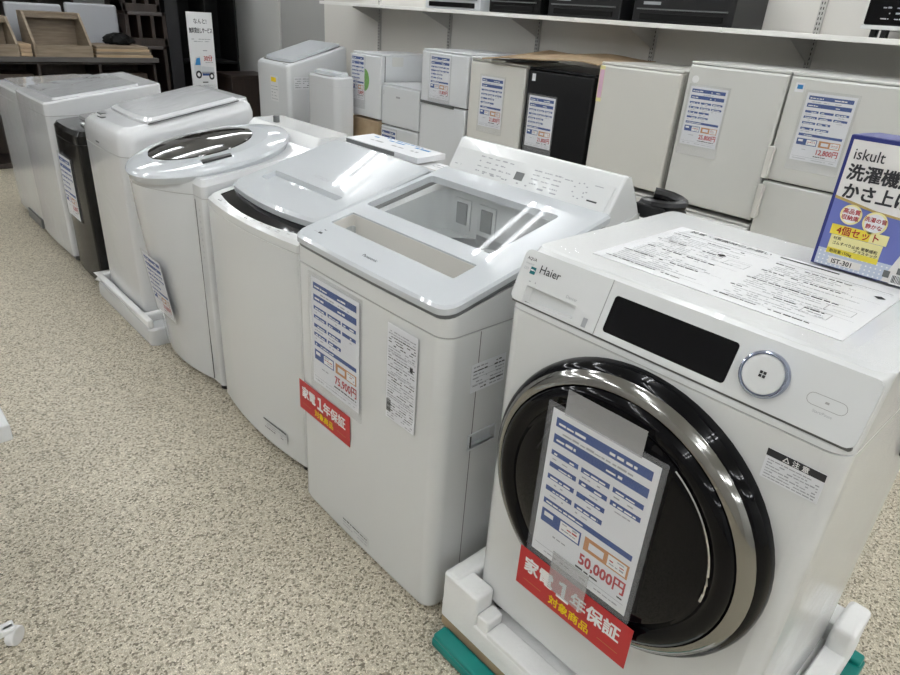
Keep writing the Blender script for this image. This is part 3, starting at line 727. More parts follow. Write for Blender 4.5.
# ================================================================== MACHINE 6: dark
Y0, Y1 = 3.19, 3.60; t = thing('washing_machine', 'black top-loading washing machine between the film-wrapped white ones', 'washing machine', (.25, 3.40, 0), 'row of washing machines')
R = lambda z, d=0: ring(-.035+d, .52-d, Y0+d, Y1-d, z, rf=.035, rb=.02, bulge=.012)
z6 = lambda x: .762+.10*max(0, x)
soft(MB().loft([R(.02, .01), R(.03), R(.70), R(.701, .002), R(.704, .002), R(.705), R(lambda x, y: z6(x)-.02), R(lambda x, y: z6(x), .012)], DK, seg={4: SEAML}).build('body', t), 28)
soft(MB().loft([ring(.07, .44, Y0+.03, Y1-.03, lambda x, y: z6(x)+.001, rf=.03, rb=.02), ring(.075, .435, Y0+.035, Y1-.035, lambda x, y: z6(x)+.014, rf=.03, rb=.02)], SMOKE).build('lid', t))
MB().box(.03, .06, 3.30, 3.37, .7685, .776, WHITE).build('display_window', t, bevel=.001)
MB().box(.45, .51, Y0+.03, Y1-.03, .80, .835, DK).build('rear_deck', t, bevel=.01)

# ================================================================== MACHINES 7 and 8: film-wrapped blocks at the far end
def wrapped_machine(Y0, Y1, label, xf, zt, sl):
    t = thing('washing_machine', label, 'washing machine', (.25, (Y0+Y1)/2, 0), 'row of washing machines')
    z7 = lambda x: zt+sl*max(0, x-xf)
    R = lambda z, d=0: ring(xf+d, .53-d, Y0+d, Y1-d, z, rf=.022, rb=.02, bulge=.006)
    soft(MB().loft([R(.035, .01), R(.04), R(zt-.065), R(zt-.0645, .002), R(zt-.062, .002), R(zt-.0615), R(lambda x, y: z7(x)-.008), R(lambda x, y: z7(x), .008)], WRAPW, seg={3: SEAML}).build('body', t), 28)
    soft(MB().loft([ring(xf+.05, .43, Y0+.03, Y1-.03, lambda x, y: z7(x)-.001, rf=.02, rb=.02), ring(xf+.055, .425, Y0+.035, Y1-.035, lambda x, y: z7(x)+.010, rf=.02, rb=.02)], WRAPS).build('lid', t))
    b = MB(); n = 14
    rows = [[(xf-.008-.006*math.sin(z*19+y*31)*math.sin(y*47), y, z) for z in [.10+(zt-.12)*j/n for j in range(n+1)]] for y in [Y1-.01-(Y1-Y0-.02)*i/n for i in range(n+1)]]
    for i in range(n):
        for j in range(n): b.face([rows[i][j], rows[i+1][j], rows[i+1][j+1], rows[i][j+1]], WRAPF)
    soft(b.build('front_film', t), 80)
    MB().box(xf+.012, .50, Y0+.02, Y1-.02, .012, .036, GREYP).build('base', t, bevel=.004)
    for a in ((xf+.05, Y0+.05), (xf+.05, Y1-.05), (.47, Y0+.05), (.47, Y1-.05)):
        MB().lathe([(.024, 0), (.022, .014)], (a[0], a[1], 0), (0, 0, 1), BLACKP, n=12).build('foot', t)
    return t
t7 = wrapped_machine(3.655, 4.245, 'white film-wrapped washing machine beside the black one, second from the far end', -.045, .828, .150)
t8 = wrapped_machine(4.265, 4.90, 'white film-wrapped washing machine at the far end of the row', -.03, .800, .06)
MB().box(-.045, -.028, 4.30, 4.62, .02, .075, GREYP).build('kick_plate', t8, bevel=.003)

# ------------------------------------------------------------------ cards and signs on the machines
price_card((-.0655, .4145, .771), .215, .318, 'large price card reading 50,000 taped over the round black door', '50,000円',
           tapes=((.03, .178, -.004, .045), (.055, .135, -.375, -.285)))
red_sign([(-.066, .4385, .432), (-.066, .181, .447), (-.066, .184, .343), (-.066, .436, .371)][:1] + [(-.066, .181, .449), (-.066, .181, .345), (-.066, .4385, .345)] if False else
         [(-.0655, .436, .440), (-.0655, .181, .440), (-.0655, .181, .345), (-.0655, .436, .345)], 'red one-year warranty sign hanging below the price card on the round black door')
price_card((XP-.0062, 1.185, .755), .213, .318, 'price card on the front of the machine with the clear lid window', '75,900円', sheet_h=.305)
red_sign([(XP-.0062, 1.262, .420), (XP-.0062, 1.018, .420), (XP-.0062, 1.018, .328), (XP-.0062, 1.262, .328)], 'red one-year warranty sign on the front of the machine with the clear lid window')
price_card((-.0915, 2.352, .475), .175, .25, 'price card low on the bulging front of the machine with the oval window', '29,800円', yd=(-.0255*4, 0, 1) if False else (-.12, 0, 1))
price_card((-.0485, 3.54, .618), .20, .305, 'price card on the front of the black washing machine', '35,800円')

# ================================================================== product box standing on the front loader
t = thing('product_box', 'blue and white retail box of washing machine risers standing on the front-loading machine', 'box', (.48, .11, .979))
BX, BY, BZ, BW, BH = .433, .2475, .980, .27, .2285
b = MB(); b.box(BX, BX+.045, BY-BW, BY, BZ, BZ+BH, BOXB)
b.build('carton_body', t, bevel=.001)
o = Vector((BX-.0004, BY, BZ)); b = MB()
def q(a0, a1, b0, b1, m, l=.0004): b.quad(o, NX, UZ, a0, a1, b0, b1, m, l)
def poly(pts, m, l): b.face([o+Vector(NX)*x+Vector(UZ)*y+Vector((-l, 0, 0)) for x, y in pts], m)
q(.006, BW, .002, .124, BOXL, .0003)
q(.006, BW, .002, .032, BOXP, .0005)
poly([(.006, .124), (.075, .113), (.14, .109), (BW, .113), (BW, .222), (.006, .222)], BOXW, .0006)
poly([(.006, .127), (.006, .122), (.075, .110), (.14, .106), (BW, .110), (BW, .114), (.14, .110), (.075, .114)], GOLD, .0008)
for k in range(16):
    for j in range(4): q(.010+k*.0078, .0125+k*.0078, .004+j*.007, .0065+j*.007, INKW, .0007)
poly([(.118, .002), (.150, .110), (BW, .105), (BW, .002)], BOXW, .0009)
poly([(.145, .018), (.175, .062), (BW, .055), (BW, .018)], BOXA, .0011)
for cx, cy, r in ((.040, .099, .0175), (.080, .0935, .0195)):
    poly([(cx+r*math.cos(a*math.pi/14), cy+r*math.sin(a*math.pi/14)) for a in range(28)], BOXYL, .0011)
    poly([(cx+r*.82*math.cos(a*math.pi/14), cy+r*.82*math.sin(a*math.pi/14)) for a in range(28)], BOXY if cx > 1 else PAPERW, .0013)
b.text('高品質', .0095, o+Vector((-.0015, -.040, .101)), NX, UZ, INKR, .02, align='c', lift=.0002); b.text('収納庫', .0095, o+Vector((-.0015, -.040, .090)), NX, UZ, INKR, .02, align='c', lift=.0002)
b.text('洗濯の音', .0088, o+Vector((-.0015, -.080, .0955)), NX, UZ, INKR, .02, align='c', lift=.0002); b.text('静かな', .0088, o+Vector((-.0015, -.080, .084)), NX, UZ, INKR, .02, align='c', lift=.0002)
q(.016, .108, .060, .078, BOXY, .0011); q(.080, .108, .060, .078, BOXYL, .0013)
b.text('4個セット', .0165, o+Vector((-.0014, -.026, .0632)), NX, UZ, INKR, .015, lift=.0002, sx=.95)
q(.020, .104, .026, .0595, BOXYL, .0011); q(.020, .104, .026, .036, BOXY, .0013)
for s_, yy in (('材質', .052), ('ゴムすべり止め 衝撃緩和', .0435), ('プラスチック', .0365), ('耐荷重:150kg', .0285)):
    b.text(s_, .0066, o+Vector((-.0015, -(.025 if yy != .0365 else .062), yy)), NX, UZ, INKK, .01, lift=.0002)
q(.028, .082, .0075, .0205, BOXW, .0009); b.text('IST-301', .0115, o+Vector((-.0012, -.033, .0095)), NX, UZ, INKK, .02, lift=.0002)
b.text('iskult', .026, o+Vector((-.0009, -.013, .191)), NX, UZ, INKK, .005, lift=.0002, sx=.88)
b.text('洗濯機用', .0285, o+Vector((-.0009, -.012, .159)), NX, UZ, INKK, .03, lift=.0002, sx=.95)
b.text('かさ上げ台', .0285, o+Vector((-.0009, -.014, .127)), NX, UZ, INKK, .03, lift=.0002, sx=.95)
# line drawing of a drum, feet and bars
cx, cy = .180, .071
for rr in (.033, .030):
    for a in range(36):
        a0, a1 = a*math.pi/18, (a+1)*math.pi/18
        poly([(cx+rr*math.cos(a0), cy+rr*math.sin(a0)), (cx+(rr+.0008)*math.cos(a0), cy+(rr+.0008)*math.sin(a0)), (cx+(rr+.0008)*math.cos(a1), cy+(rr+.0008)*math.sin(a1)), (cx+rr*math.cos(a1), cy+rr*math.sin(a1))][::-1], INKG, .0013)
q(.137, .150, .020, .031, GREYP, .0015); q(.118, .128, .010, .022, GREYP, .0015)
q(.131, .19, .001, .018, INKW, .0012)
xx = .133
while xx < .188: w_ = random.choice((.0008, .0014, .002)); q(xx, xx+w_, .004, .017, INKK, .0016); xx += w_+random.choice((.0008, .0014))
b.build('printed_front', t, merge=False)
b = MB(); b.loft([[(BX, BY-.002, BZ+BH+.0003), (BX, BY-BW, BZ+BH+.0003), (BX+.04, BY-BW, BZ+BH+.0003), (BX+.04, BY-.002, BZ+BH+.0003)], [(BX, BY-.002, BZ+BH+.001), (BX, BY-BW, BZ+BH+.001), (BX+.036, BY-BW, BZ+BH+.006), (BX+.036, BY-.03, BZ+BH+.006)]][::1], BOXB)
fl = b.build('top_flap', t); bm = bmesh.new(); bm.from_mesh(fl.data); bmesh.ops.recalc_face_normals(bm, faces=bm.faces); bm.to_mesh(fl.data); bm.free()

# ================================================================== refrigerators along the wall
def fridge(y1, y0, z0, z1, m, label, splits=(), x=2.10, dep=.52, name='refrigerator', top=True, bottom_gap=.012, ls=None, r=.012):
    """y1 = left edge in view; doors between the split heights"""
    t = thing(name, label, 'refrigerator', (x+dep/2, (y0+y1)/2, z0), 'refrigerators along the wall')
    MB().box(x+.045, x+dep, y0+.002, y1-.002, z0+.012, z1-.004, m).build('cabinet', t, bevel=.006)
    if top: MB().box(x+.012, x+dep-.01, y0, y1, z1-.012, z1, m).build('top_plate', t, bevel=.004)
    MB().box(x+.035, x+.05, y0+.006, y1-.006, z0+.016, z1-.016, GASK).build('door_gasket', t)
    edges = [z0+bottom_gap]+list(splits)+[z1-.014 if top else z1-.002]
    doors = []
    for k in range(len(edges)-1):
        a, c = edges[k]+(.004 if k else 0), edges[k+1]-(.004 if k < len(edges)-2 else 0)
        d = MB().loft([[(x+.038, y1-.001, a), (x+.038, y0+.001, a), (x+.038, y0+.001, c), (x+.038, y1-.001, c)],
                       [(x+.006, y1, a), (x+.006, y0, a), (x+.006, y0, c), (x+.006, y1, c)], [(x, y1-.008, a+.006), (x, y0+.008, a+.006), (x, y0+.008, c-.006), (x, y1-.008, c-.006)]], m)
        o = d.build('door', t); bm = bmesh.new(); bm.from_mesh(o.data); bmesh.ops.recalc_face_normals(bm, faces=bm.faces); bm.to_mesh(o.data); bm.free()
        bv = o.modifiers.new('bevel', 'BEVEL'); bv.width = .004; bv.segments = 2; bv.limit_method = 'ANGLE'; bv.angle_limit = math.radians(20); bv.harden_normals = True
        for p in o.data.polygons: p.use_smooth = True
        doors.append(o)
    for yy in (y0+.04, y1-.04):
        for xx in (x+.08, x+dep-.05): MB().lathe([(.016, 0), (.016, .014)], (xx, yy, z0), (0, 0, 1), BLACKP, n=10).build('foot', t)
    return t, doors
# white fridge on a brown carton
t, d = fridge(4.150, 3.80, .615, 1.062, FRW, 'small white refrigerator with a green round sticker, standing on a brown carton')
b = MB(); b.prism([(.055*math.cos(a*math.pi/16), .075*math.sin(a*math.pi/16)) for a in range(32)], (2.0995, 3.99, .88), NX, UZ, .0008, GREENS)
b.scribble(Vector((2.0985, 3.99, .87)), NX, UZ, -.03, .03, .0, .02, INKW, .0002); b.build('round_sticker', t, merge=False)
MB().prism([(0, 0), (.10, 0), (.10, .06), (0, .06)], (2.2, 3.8015, .985), (1, 0, 0), UZ, .0008, CREAM2).build('side_label', t)
tag(MB().box(2.09, 2.62, 3.80, 4.155, 0, .613, CARD).build('carton', bevel=.004), 'large brown carton under the small refrigerator with the green sticker', 'box')
# small two-door
t, d = fridge(3.785, 3.372, 0, .885, FRW, 'low white two-door refrigerator with a price card on its lower door', splits=(.607,))
b = MB(); b.quad((2.0999, 3.62, .80), NX, UZ, 0, .045, 0, .012, INKG); b.quad((2.0999, 3.76, .81), NX, UZ, 0, .004, 0, .03, INKG); b.build('maker_badge', t)
# tall two-door
t, d = fridge(3.362, 2.925, 0, 1.138, FRW, 'tall white two-door refrigerator with a recessed grip between its doors', splits=(.818,))
MB().loft([[(2.093, 3.352, .812), (2.093, 3.03, .806), (2.100, 3.03, .806), (2.100, 3.352, .812)], [(2.092, 3.352, .828), (2.092, 3.03, .822), (2.100, 3.03, .822), (2.100, 3.352, .828)]], GREYP).build('grip', d[0])
# ivory one
t, d = fridge(2.905, 2.462, 0, 1.118, CREAM, 'ivory refrigerator left of the black one, cardboard resting on top')
MB().box(2.098, 2.60, 2.64, 2.90, 1.1185, 1.130, FRW).build('corner_pad', t, bevel=.004)
tag(MB().box(2.10, 2.60, 2.62, 2.90, 1.1305, 1.142, FOAM).build('foam_sheet', bevel=.004), 'white foam sheet on the ivory refrigerator', 'packing foam') if False else None
# black one
t, d = fridge(2.445, 1.995, 0, 1.115, BLACKP, 'black refrigerator between the two ivory ones')
MB().prism([(0, 0), (.025, 0), (.025, .038), (0, .038)], (2.0995, 2.41, 1.045), NX, UZ, .0008, PAPER).build('white_sticker', t)
# cardboard sheets on top of both
b = MB()
def cb(x, y): return 1.150+.055*(x-2.08)+.016*math.sin((y-1.9)*5.5)*max(0, 1-(x-2.08)*1.0)+.006*math.sin(y*13+x*6)
rows0 = [[(x, y, cb(x, y)) for x in (2.055+.03*math.sin(y*4), 2.2, 2.35, 2.5, 2.62)] for y in [2.74-.76*i/16 for i in range(17)]]
for off, rv in ((0, False), (.006, True)):
    for i in range(16):
        for j in range(4):
            q4 = [rows0[i][j], rows0[i+1][j], rows0[i+1][j+1], rows0[i][j+1]]
            b.face([(p[0], p[1], p[2]+off) for p in (q4 if not rv else q4)][::(1 if off else -1)], CARD)
def rim(seq):
    for p, q_ in zip(seq, seq[1:]): b.face([p, q_, (q_[0], q_[1], q_[2]+.006), (p[0], p[1], p[2]+.006)], CARD)
rim([r_[0] for r_ in rows0]); rim([r_[-1] for r_ in rows0][::-1]); rim(rows0[0][::-1]); rim(rows0[-1])
tag(b.build('cardboard_sheet'), 'buckled brown cardboard sheet lying across the black and ivory refrigerators', 'cardboard')
# ivory single-door standing on a second unit
t, d = fridge(1.972, 1.515, .607, 1.182, CREAM, 'ivory single-door refrigerator right of the black one, stacked on a lower one')
b = MB(); b.prism([(0, 0), (.03, 0), (.03, .17), (0, .17)], (2.0995, 1.968, .995), NX, UZ, .0008, BOXYL); b.quad((2.0985, 1.968, .995), NX, UZ, .003, .030, .018, .152, PINK)
b.text('リサイクル', .022, (2.0984, 1.946, 1.03), (0, 0, 1), (0, 1, 0), INKR, .01, lift=.0003); b.build('pink_label', t, merge=False)
fridge(1.972, 1.50, 0, .595, CREAM2, 'pale refrigerator carrying the ivory single-door one right of the black one', bottom_gap=.02)
t, d = fridge(1.486, 1.040, .592, 1.228, CREAM2, 'pale refrigerator with a small round sticker on its door, left of the one with handles')
MB().lathe([(.016, 0), (.016, .001)], (2.0995, 1.445, 1.155), (-1, 0, 0), INKW, n=20).build('round_sticker', t)
fridge(1.488, 1.04, 0, .582, CREAM2, 'pale refrigerator at the bottom of the stack left of the one with handles', bottom_gap=.02)
t, d = fridge(1.031, .50, 0, 1.226, CREAM2, 'tall pale two-door refrigerator with bar handles, behind the retail box', splits=(.792,))
for dd, z0, z1 in ((d[1], .802, .935), (d[0], .625, .776)):
    MB().box(2.070, 2.090, 1.010, 1.034, z0, z1, CREAM).build('handle', dd, bevel=.005, seg=3)
    for zz in (z0+.01, z1-.03): MB().box(2.088, 2.104, 1.013, 1.031, zz, zz+.02, CREAM).build('handle_post', dd)
b = MB(); b.prism([(0, 0), (.035, 0), (.035, .035), (0, .035)], (2.0995, 1.005, 1.155), NX, UZ, .0008, PAPER); b.quad((2.0986, 1.005, 1.155), NX, UZ, .008, .03, .012, .028, TRUCKB); b.build('square_sticker', t, merge=False)
fridge(.49, .02, 0, 1.21, CREAM2, 'pale refrigerator at the right end of the wall row', splits=(.80,))

# fridge price cards
price_card((2.098, 4.150, 1.045), .165, .36, 'price card on the small refrigerator with the green sticker', '17,800円', sheet_h=.31)
price_card((2.098, 3.775, .585), .175, .29, 'price card on the lower door of the low two-door refrigerator', '19,800円')
price_card((2.098, 3.272, 1.112), .195, .275, 'price card on the upper door of the tall white refrigerator', '17,800円', sheet_h=.265)
price_card((2.098, 2.805, 1.035), .195, .315, 'price card on the ivory refrigerator left of the black one', '21,800円', sheet_h=.29)
price_card((2.098, 2.415, .975), .195, .31, 'price card on the black refrigerator', '21,800円', sheet_h=.28)
price_card((2.098, 1.459, 1.130), .185, .295, 'price card on the pale refrigerator left of the one with handles', '25,800円', sheet_h=.26)
price_card((2.098, .952, 1.163), .195, .300, 'price card on the tall refrigerator with bar handles', '12,800円', sheet_h=.27)

# ================================================================== small washing machines in the corner
Y0, Y1 = 4.725, 5.235
t = thing('washing_machine', 'white top-loading washing machine with a yellow sticker, last in the row along the wall', 'washing machine', (2.15, 4.98, 0), 'washing machines along the wall')
z9 = lambda x: .905+.30*min(.48, max(0, x-1.9))
R = lambda z, d=0, **k: ring(1.9+d, 2.45-d, Y0+d, Y1-d, z, rf=.035, rb=.02, bulge=.01, **k)
soft(MB().loft([R(.02, .01), R(.03), R(lambda x, y: z9(x)-.03), R(lambda x, y: z9(x)-.01, .004), R(lambda x, y: z9(x), .014)], FRW).build('body', t), 28)
soft(MB().loft([ring(1.96, 2.40, Y0+.03, Y1-.03, lambda x, y: z9(x)+.001, rf=.03, rb=.01, bulge=.01), ring(1.965, 2.40, Y0+.035, Y1-.035, lambda x, y: z9(x)+.018, rf=.03, rb=.01, bulge=.01)], LIDW).build('lid', t))
b = MB(); b.loft([ring(1.945, 2.402, Y0+.022, Y1-.022, lambda x, y: z9(x)-.0005, rf=.03, rb=.01, bulge=.01), ring(1.945, 2.402, Y0+.022, Y1-.022, lambda x, y: z9(x)+.0015, rf=.03, rb=.01, bulge=.01)], SEAM); b.build('lid_gap', t)
MB().box(1.915, 1.935, 4.76, 4.83, .9055, .912, GREYP).build('display_window', t, bevel=.001)
b = MB(); b.prism([(0, 0), (.12, 0), (.12, .19), (0, .19)], (1.8895, 4.99, .62), NX, UZ, .0008, PAPERW); o = Vector((1.8885, 4.99, .62)); b.quad(o, NX, UZ, .01, .09, .145, .18, INKY, .0003)
for k in range(5): b.scribble(o, NX, UZ, .01, .11, .015+k*.024, .006, INKG, .0003)
b.build('spec_label', t, merge=False)
b, o = print_label('side_label', t, (1.95, Y0-.0008, .82), .14, .09, 5, xd=(1, 0, 0), cols=2); b.build('side_label', t, merge=False)
t = thing('washing_machine', 'small white film-wrapped washing machine left of the fridge with the green sticker', 'washing machine', (1.98, 4.25, 0), 'washing machines along the wall')
Y0, Y1 = 4.045, 4.455
z9b = lambda x: .885+.06*max(0, x-1.9)
R = lambda z, d=0, **k: ring(1.9+d, 2.05-d+.0, Y0+d, Y1-d, z, rf=.05, rb=.02, bulge=.01, **k)
soft(MB().loft([R(.02, .01), R(.03), R(.82), R(.8205, .001), R(.823, .001), R(.8235), R(lambda x, y: z9b(x)-.012), R(lambda x, y: z9b(x), .010)], WRAPW).build('body', t), 28)
soft(MB().loft([ring(1.94, 2.03, Y0+.03, Y1-.03, lambda x, y: z9b(x)+.001, rf=.03, rb=.02), ring(1.945, 2.025, Y0+.035, Y1-.035, lambda x, y: z9b(x)+.022, rf=.03, rb=.02)], LIDW).build('lid', t))
MB().prism([(0, 0), (.045, 0), (.045, .07), (0, .07)], (1.8885, 4.445, .45), NX, UZ, .001, PINK).build('pink_label', t)
MB().box(1.910, 1.932, 4.13, 4.34, .8865, .892, SEAML).build('button_panel', t, bevel=.001)

# ================================================================== wall shelf with brackets and printers
b = MB()
for k in range(7): b.box(2.36, 2.778, 4.99-(k+1)*.87+.001, 4.99-k*.87-.001, 1.350, 1.372, SHELFW)
tag(b.build('wall_shelf', bevel=.002), 'long white shelf on curved brackets above the refrigerators', 'shelf')
for k in range(7):
    y = 4.72-k*.87
    t = thing('shelf_bracket', ['shelf bracket and slotted upright near the left end of the wall shelf', 'shelf bracket and slotted upright over the tall white refrigerator', 'shelf bracket and slotted upright over the black refrigerator', 'shelf bracket and slotted upright above the stacked ivory refrigerator', 'shelf bracket and slotted upright above the refrigerator with bar handles', 'shelf bracket and slotted upright beyond the right end of the fridges', 'last shelf bracket and slotted upright at the near end of the shelf'][k], 'shelf bracket', (2.77, y, .1), 'brackets of the wall shelf')
    b = MB(); b.box(2.762, 2.7795, y-.014, y+.014, .1, 2.5, UPR)
    for q_ in range(44):
        z = .95+q_*.022
        for s_ in (-.006, .006): b.box(2.7612, 2.7622, y+s_-.0022, y+s_+.0022, z, z+.012, GASK)
    b.build('slotted_upright', t, merge=False)
    pts = [(2.50, 1.349), (2.50, 1.340)]+[(2.755-.235*math.cos(a*math.pi/20), 1.245+.09*math.sin(math.pi/2-a*math.pi/20)*(1-a*.0)) for a in range(1, 10)]+[(2.758, 1.24), (2.762, 1.24), (2.762, 1.349)]
    b = MB(); b.prism([(x, z) for x, z in pts][::-1], (0, y+.002, 0), (1, 0, 0), UZ, .003, UPR); o = b.build('bracket_arm', t)
    bm = bmesh.new(); bm.from_mesh(o.data); bmesh.ops.recalc_face_normals(bm, faces=bm.faces); bm.to_mesh(o.data); bm.free()
def printer(y1, y0, label, m, h=.17, x0=2.40, x1=2.74, style=0):
    t = thing('printer', label, 'printer', ((x0+x1)/2, (y0+y1)/2, 1.3725), 'printers on the wall shelf')
    MB().box(x0+.01, x1, y0, y1, 1.3727, 1.3727+h, m).build('housing', t, bevel=.008)
    MB().box(x0, x0+.02, y0+.05, y1-.05, 1.385, 1.415, BLACKM if style else DK).build('paper_tray', t, bevel=.003)
    MB().box(x0-.003, x0+.015, y0+.03, y1-.03, 1.432, 1.438, GREYP).build('output_slot', t)
    b = MB(); b.quad((x0+.0092, y1-.06, 1.455), NX, UZ, 0, .10, 0, .014, INKG, .0005); b.build('front_print', t)
    MB().box(x0+.03, x1-.02, y0+.02, y1-.02, 1.3727+h, 1.3727+h+.02, m).build('scanner_lid', t, bevel=.006)
printer(2.045, 1.49, 'wide black printer with a front slot, rightmost of the printers on the wall shelf', BLACKP, style=1)
printer(2.62, 2.12, 'black printer on the shelf above the black refrigerator', BLACKP)
printer(3.10, 2.68, 'black printer with a grey top on the shelf above the ivory refrigerator', DK)
printer(3.72, 3.18, 'pale grey printer on the wall shelf, leftmost of the printers', SIDEG, h=.12)
t = thing('microwave_oven', 'black appliance with a white base at the right end of the wall shelf', 'appliance', (2.58, .70, 1.3725))
MB().box(2.40, 2.76, .38, .935, 1.402, 1.418, WHITE).build('base', t, bevel=.004); MB().box(2.405, 2.76, .385, .93, 1.418, 1.62, BLACKG).build('housing', t, bevel=.008)
for yy in (.88, .84, .45, .41): MB().box(2.43, 2.47, yy, yy+.02, 1.3727, 1.403, BLACKP).build('foot', t)
b = MB(); o = Vector((2.4046, .90, 1.43))
for k in range(5):
    for j in range(3): b.scribble(o, NX, UZ, .03+k*.05, .06+k*.05, .01+j*.02, .006, INKG)
b.build('button_print', t, merge=False)

# ================================================================== far left furniture
def unit(x0, x1, y0, y1, z0, z1, cols, rows, m, back, label, name='bookcase', cat='bookcase', th=.02, group=None):
    t = thing(name, label, cat, ((x0+x1)/2, (y0+y1)/2, z0), group)
    b = MB(); b.box(x0, x0+th, y0, y1, z0, z1, m); b.box(x1-th, x1, y0, y1, z0, z1, m); b.box(x0, x1, y0, y1, z1-th, z1, m); b.box(x0, x1, y0, y1, z0, z0+th*2, m)
    b.build('frame', t, bevel=.002)
    MB().box(x0+.002, x1-.002, y1-.01, y1-.001, z0, z1-.002, back).build('back_panel', t)
    for k in range(1, cols):
        xx = x0+(x1-x0)*k/cols; MB().box(xx-th/2, xx+th/2, y0+.004, y1-.01, z0+th, z1-th, m).build('divider', t)
    for k in range(1, rows):
        zz = z0+(z1-z0)*k/rows; MB().box(x0+th, x1-th, y0+.006, y1-.01, zz-th/2, zz+th/2, m).build('shelf', t)
    return t
t = unit(-1.3, 1.40, 6.12, 6.52, 0, .80, 6, 2, WOODD, WOODM, 'low dark brown open display unit at the far end of the aisle', 'display_unit', 'shelf unit')
MB().box(-1.32, 1.42, 6.08, 6.54, .80, .835, GREYT).build('top_board', t, bevel=.003)
for k, (x0, x1) in enumerate(((-.37, .03), (.08, .47), (.53, .92), (.98, 1.35))):
    tag(MB().box(x0, x1, 6.2, 6.5, .421, .421+.25+.03*(k % 2), WOODM).build('carton', bevel=.004), ['brown box in the cubby at the far left of the low display unit', 'brown box in the cubby below the first wooden bin', 'brown box in the cubby below the slanted wooden bin', 'brown box in the rightmost cubby of the low display unit'][k], 'box', 'boxes in the low display unit')
def bin_(x0, x1, y0, y1, z0, label, h=.29):
    t = thing('storage_bin', label, 'storage bin', ((x0+x1)/2, (y0+y1)/2, z0), 'wooden bins on the display unit')
    for xx in (x0, x1-.018):
        b = MB(); b.prism([(y0, z0), (y1, z0), (y1, z0+h), (y1-.14, z0+h), (y0, z0+.09)], (xx, 0, 0), (0, 1, 0), UZ, .018, WOODL); b.build('side_panel', t, bevel=.002)
    MB().box(x0+.018, x1-.018, y0, y0+.018, z0, z0+.085, WOODL).build('front_panel', t, bevel=.002)
    MB().box(x0+.018, x1-.018, y1-.015, y1, z0, z0+h, WOODL).build('back_panel', t)
    MB().box(x0+.018, x1-.018, y0+.018, y1-.015, z0, z0+.015, WOODL).build('bottom_panel', t)
    MB().box(x0+.018, x1-.018, y1-.14, y1, z0+h-.018, z0+h, WOODL).build('top_panel', t, bevel=.002)
    MB().box(x0+.018, x1-.018, y1-.135, y1-.12, z0+h-.045, z0+h-.02, WOODL).build('top_rail', t)
bin_(.485, .905, 6.09, 6.44, .8355, 'light oak storage bin with slanted sides, open to the front', h=.315)
bin_(-.15, .385, 6.09, 6.44, .8355, 'light oak storage bin at the left edge of the picture', h=.27)
b = MB()
for k in range(4): tag(MB().box(.93+.004*k, 1.38-.01*k, 6.10+.004*k, 6.48, .8357+.022*k, .8357+.022*k+.0195, (WOODB, WOODL, WOODB, WOODL)[k]).build('wooden_board', bevel=.002), ['lowest pale plank in the stack right of the slanted bin', 'second pale plank from the bottom of the stack right of the slanted bin', 'third pale plank from the bottom of the stack right of the slanted bin', 'topmost pale plank in the stack right of the slanted bin'][k], 'board', 'planks on the display unit')
for k in range(3): tag(MB().box(.395, .475, 6.12, 6.44, .8357+.03*k, .8357+.03*k+.028, WOODB).build('wooden_block', bevel=.002), ['lowest orange-brown block between the two wooden bins', 'middle orange-brown block between the two wooden bins', 'topmost orange-brown block between the two wooden bins'][k], 'block', 'blocks between the bins')
# padded chair backs behind
def chair(xc, yc, ang, label, zt=1.26):
    t = thing('padded_chair', label, 'chair', (xc, yc, 0), 'pale grey chairs behind the display unit')
    MB().box(xc-.21, xc+.21, yc-.035, yc+.02, .80, zt, SEATG).build('backrest', t, bevel=.02, seg=3)
    MB().box(xc-.22, xc+.22, yc-.02, yc+.40, .42, .49, SEATG).build('seat', t, bevel=.02, seg=3)
    for sx in (-.17, .17):
        MB().box(xc+sx-.015, xc+sx+.015, yc-.015, yc+.015, 0, .85, BLACKM).build('leg', t); MB().box(xc+sx-.015, xc+sx+.015, yc+.35, yc+.38, 0, .43, BLACKM).build('leg', t)
chair(.66, 6.68, 0, 'pale grey padded chair behind the slanted wooden bin, left one', 1.20)
chair(1.11, 7.0 if False else 6.70, 0, 'pale grey padded chair behind the plank stack, right one', 1.22)
tag(MB().box(-.2, .50, 6.70, 7.1, 1.205, 1.27, SEATG).build('grey_tabletop', bevel=.01), 'grey slab at the top left corner behind the wooden bins', 'board') if False else None
t = thing('black_bag', 'crumpled black bag lying on the plank stack', 'bag', (1.2, 6.33, .9235))
bg = MB().lathe([(.11, 0), (.14, .02), (.13, .05), (.09, .075), (.04, .09), (.001, .092)], (1.19, 6.33, .9238), (0, 0, 1), BLACKM, n=20, sx=1, sy=.8)
for i_, v in enumerate(bg.v):
    k_ = .80+.20*math.sin(i_*2.3); v.x = 1.19+(v.x-1.19)*k_; v.y = 6.33+(v.y-6.33)*k_
soft(bg.build('bag_body', t), 60); soft(MB().tube([(1.12+.012*a, 6.25+.02*math.sin(a*.8), .985+.03*math.sin(a*math.pi/12)) for a in range(13)], .006, BLACKM).build('strap', t))
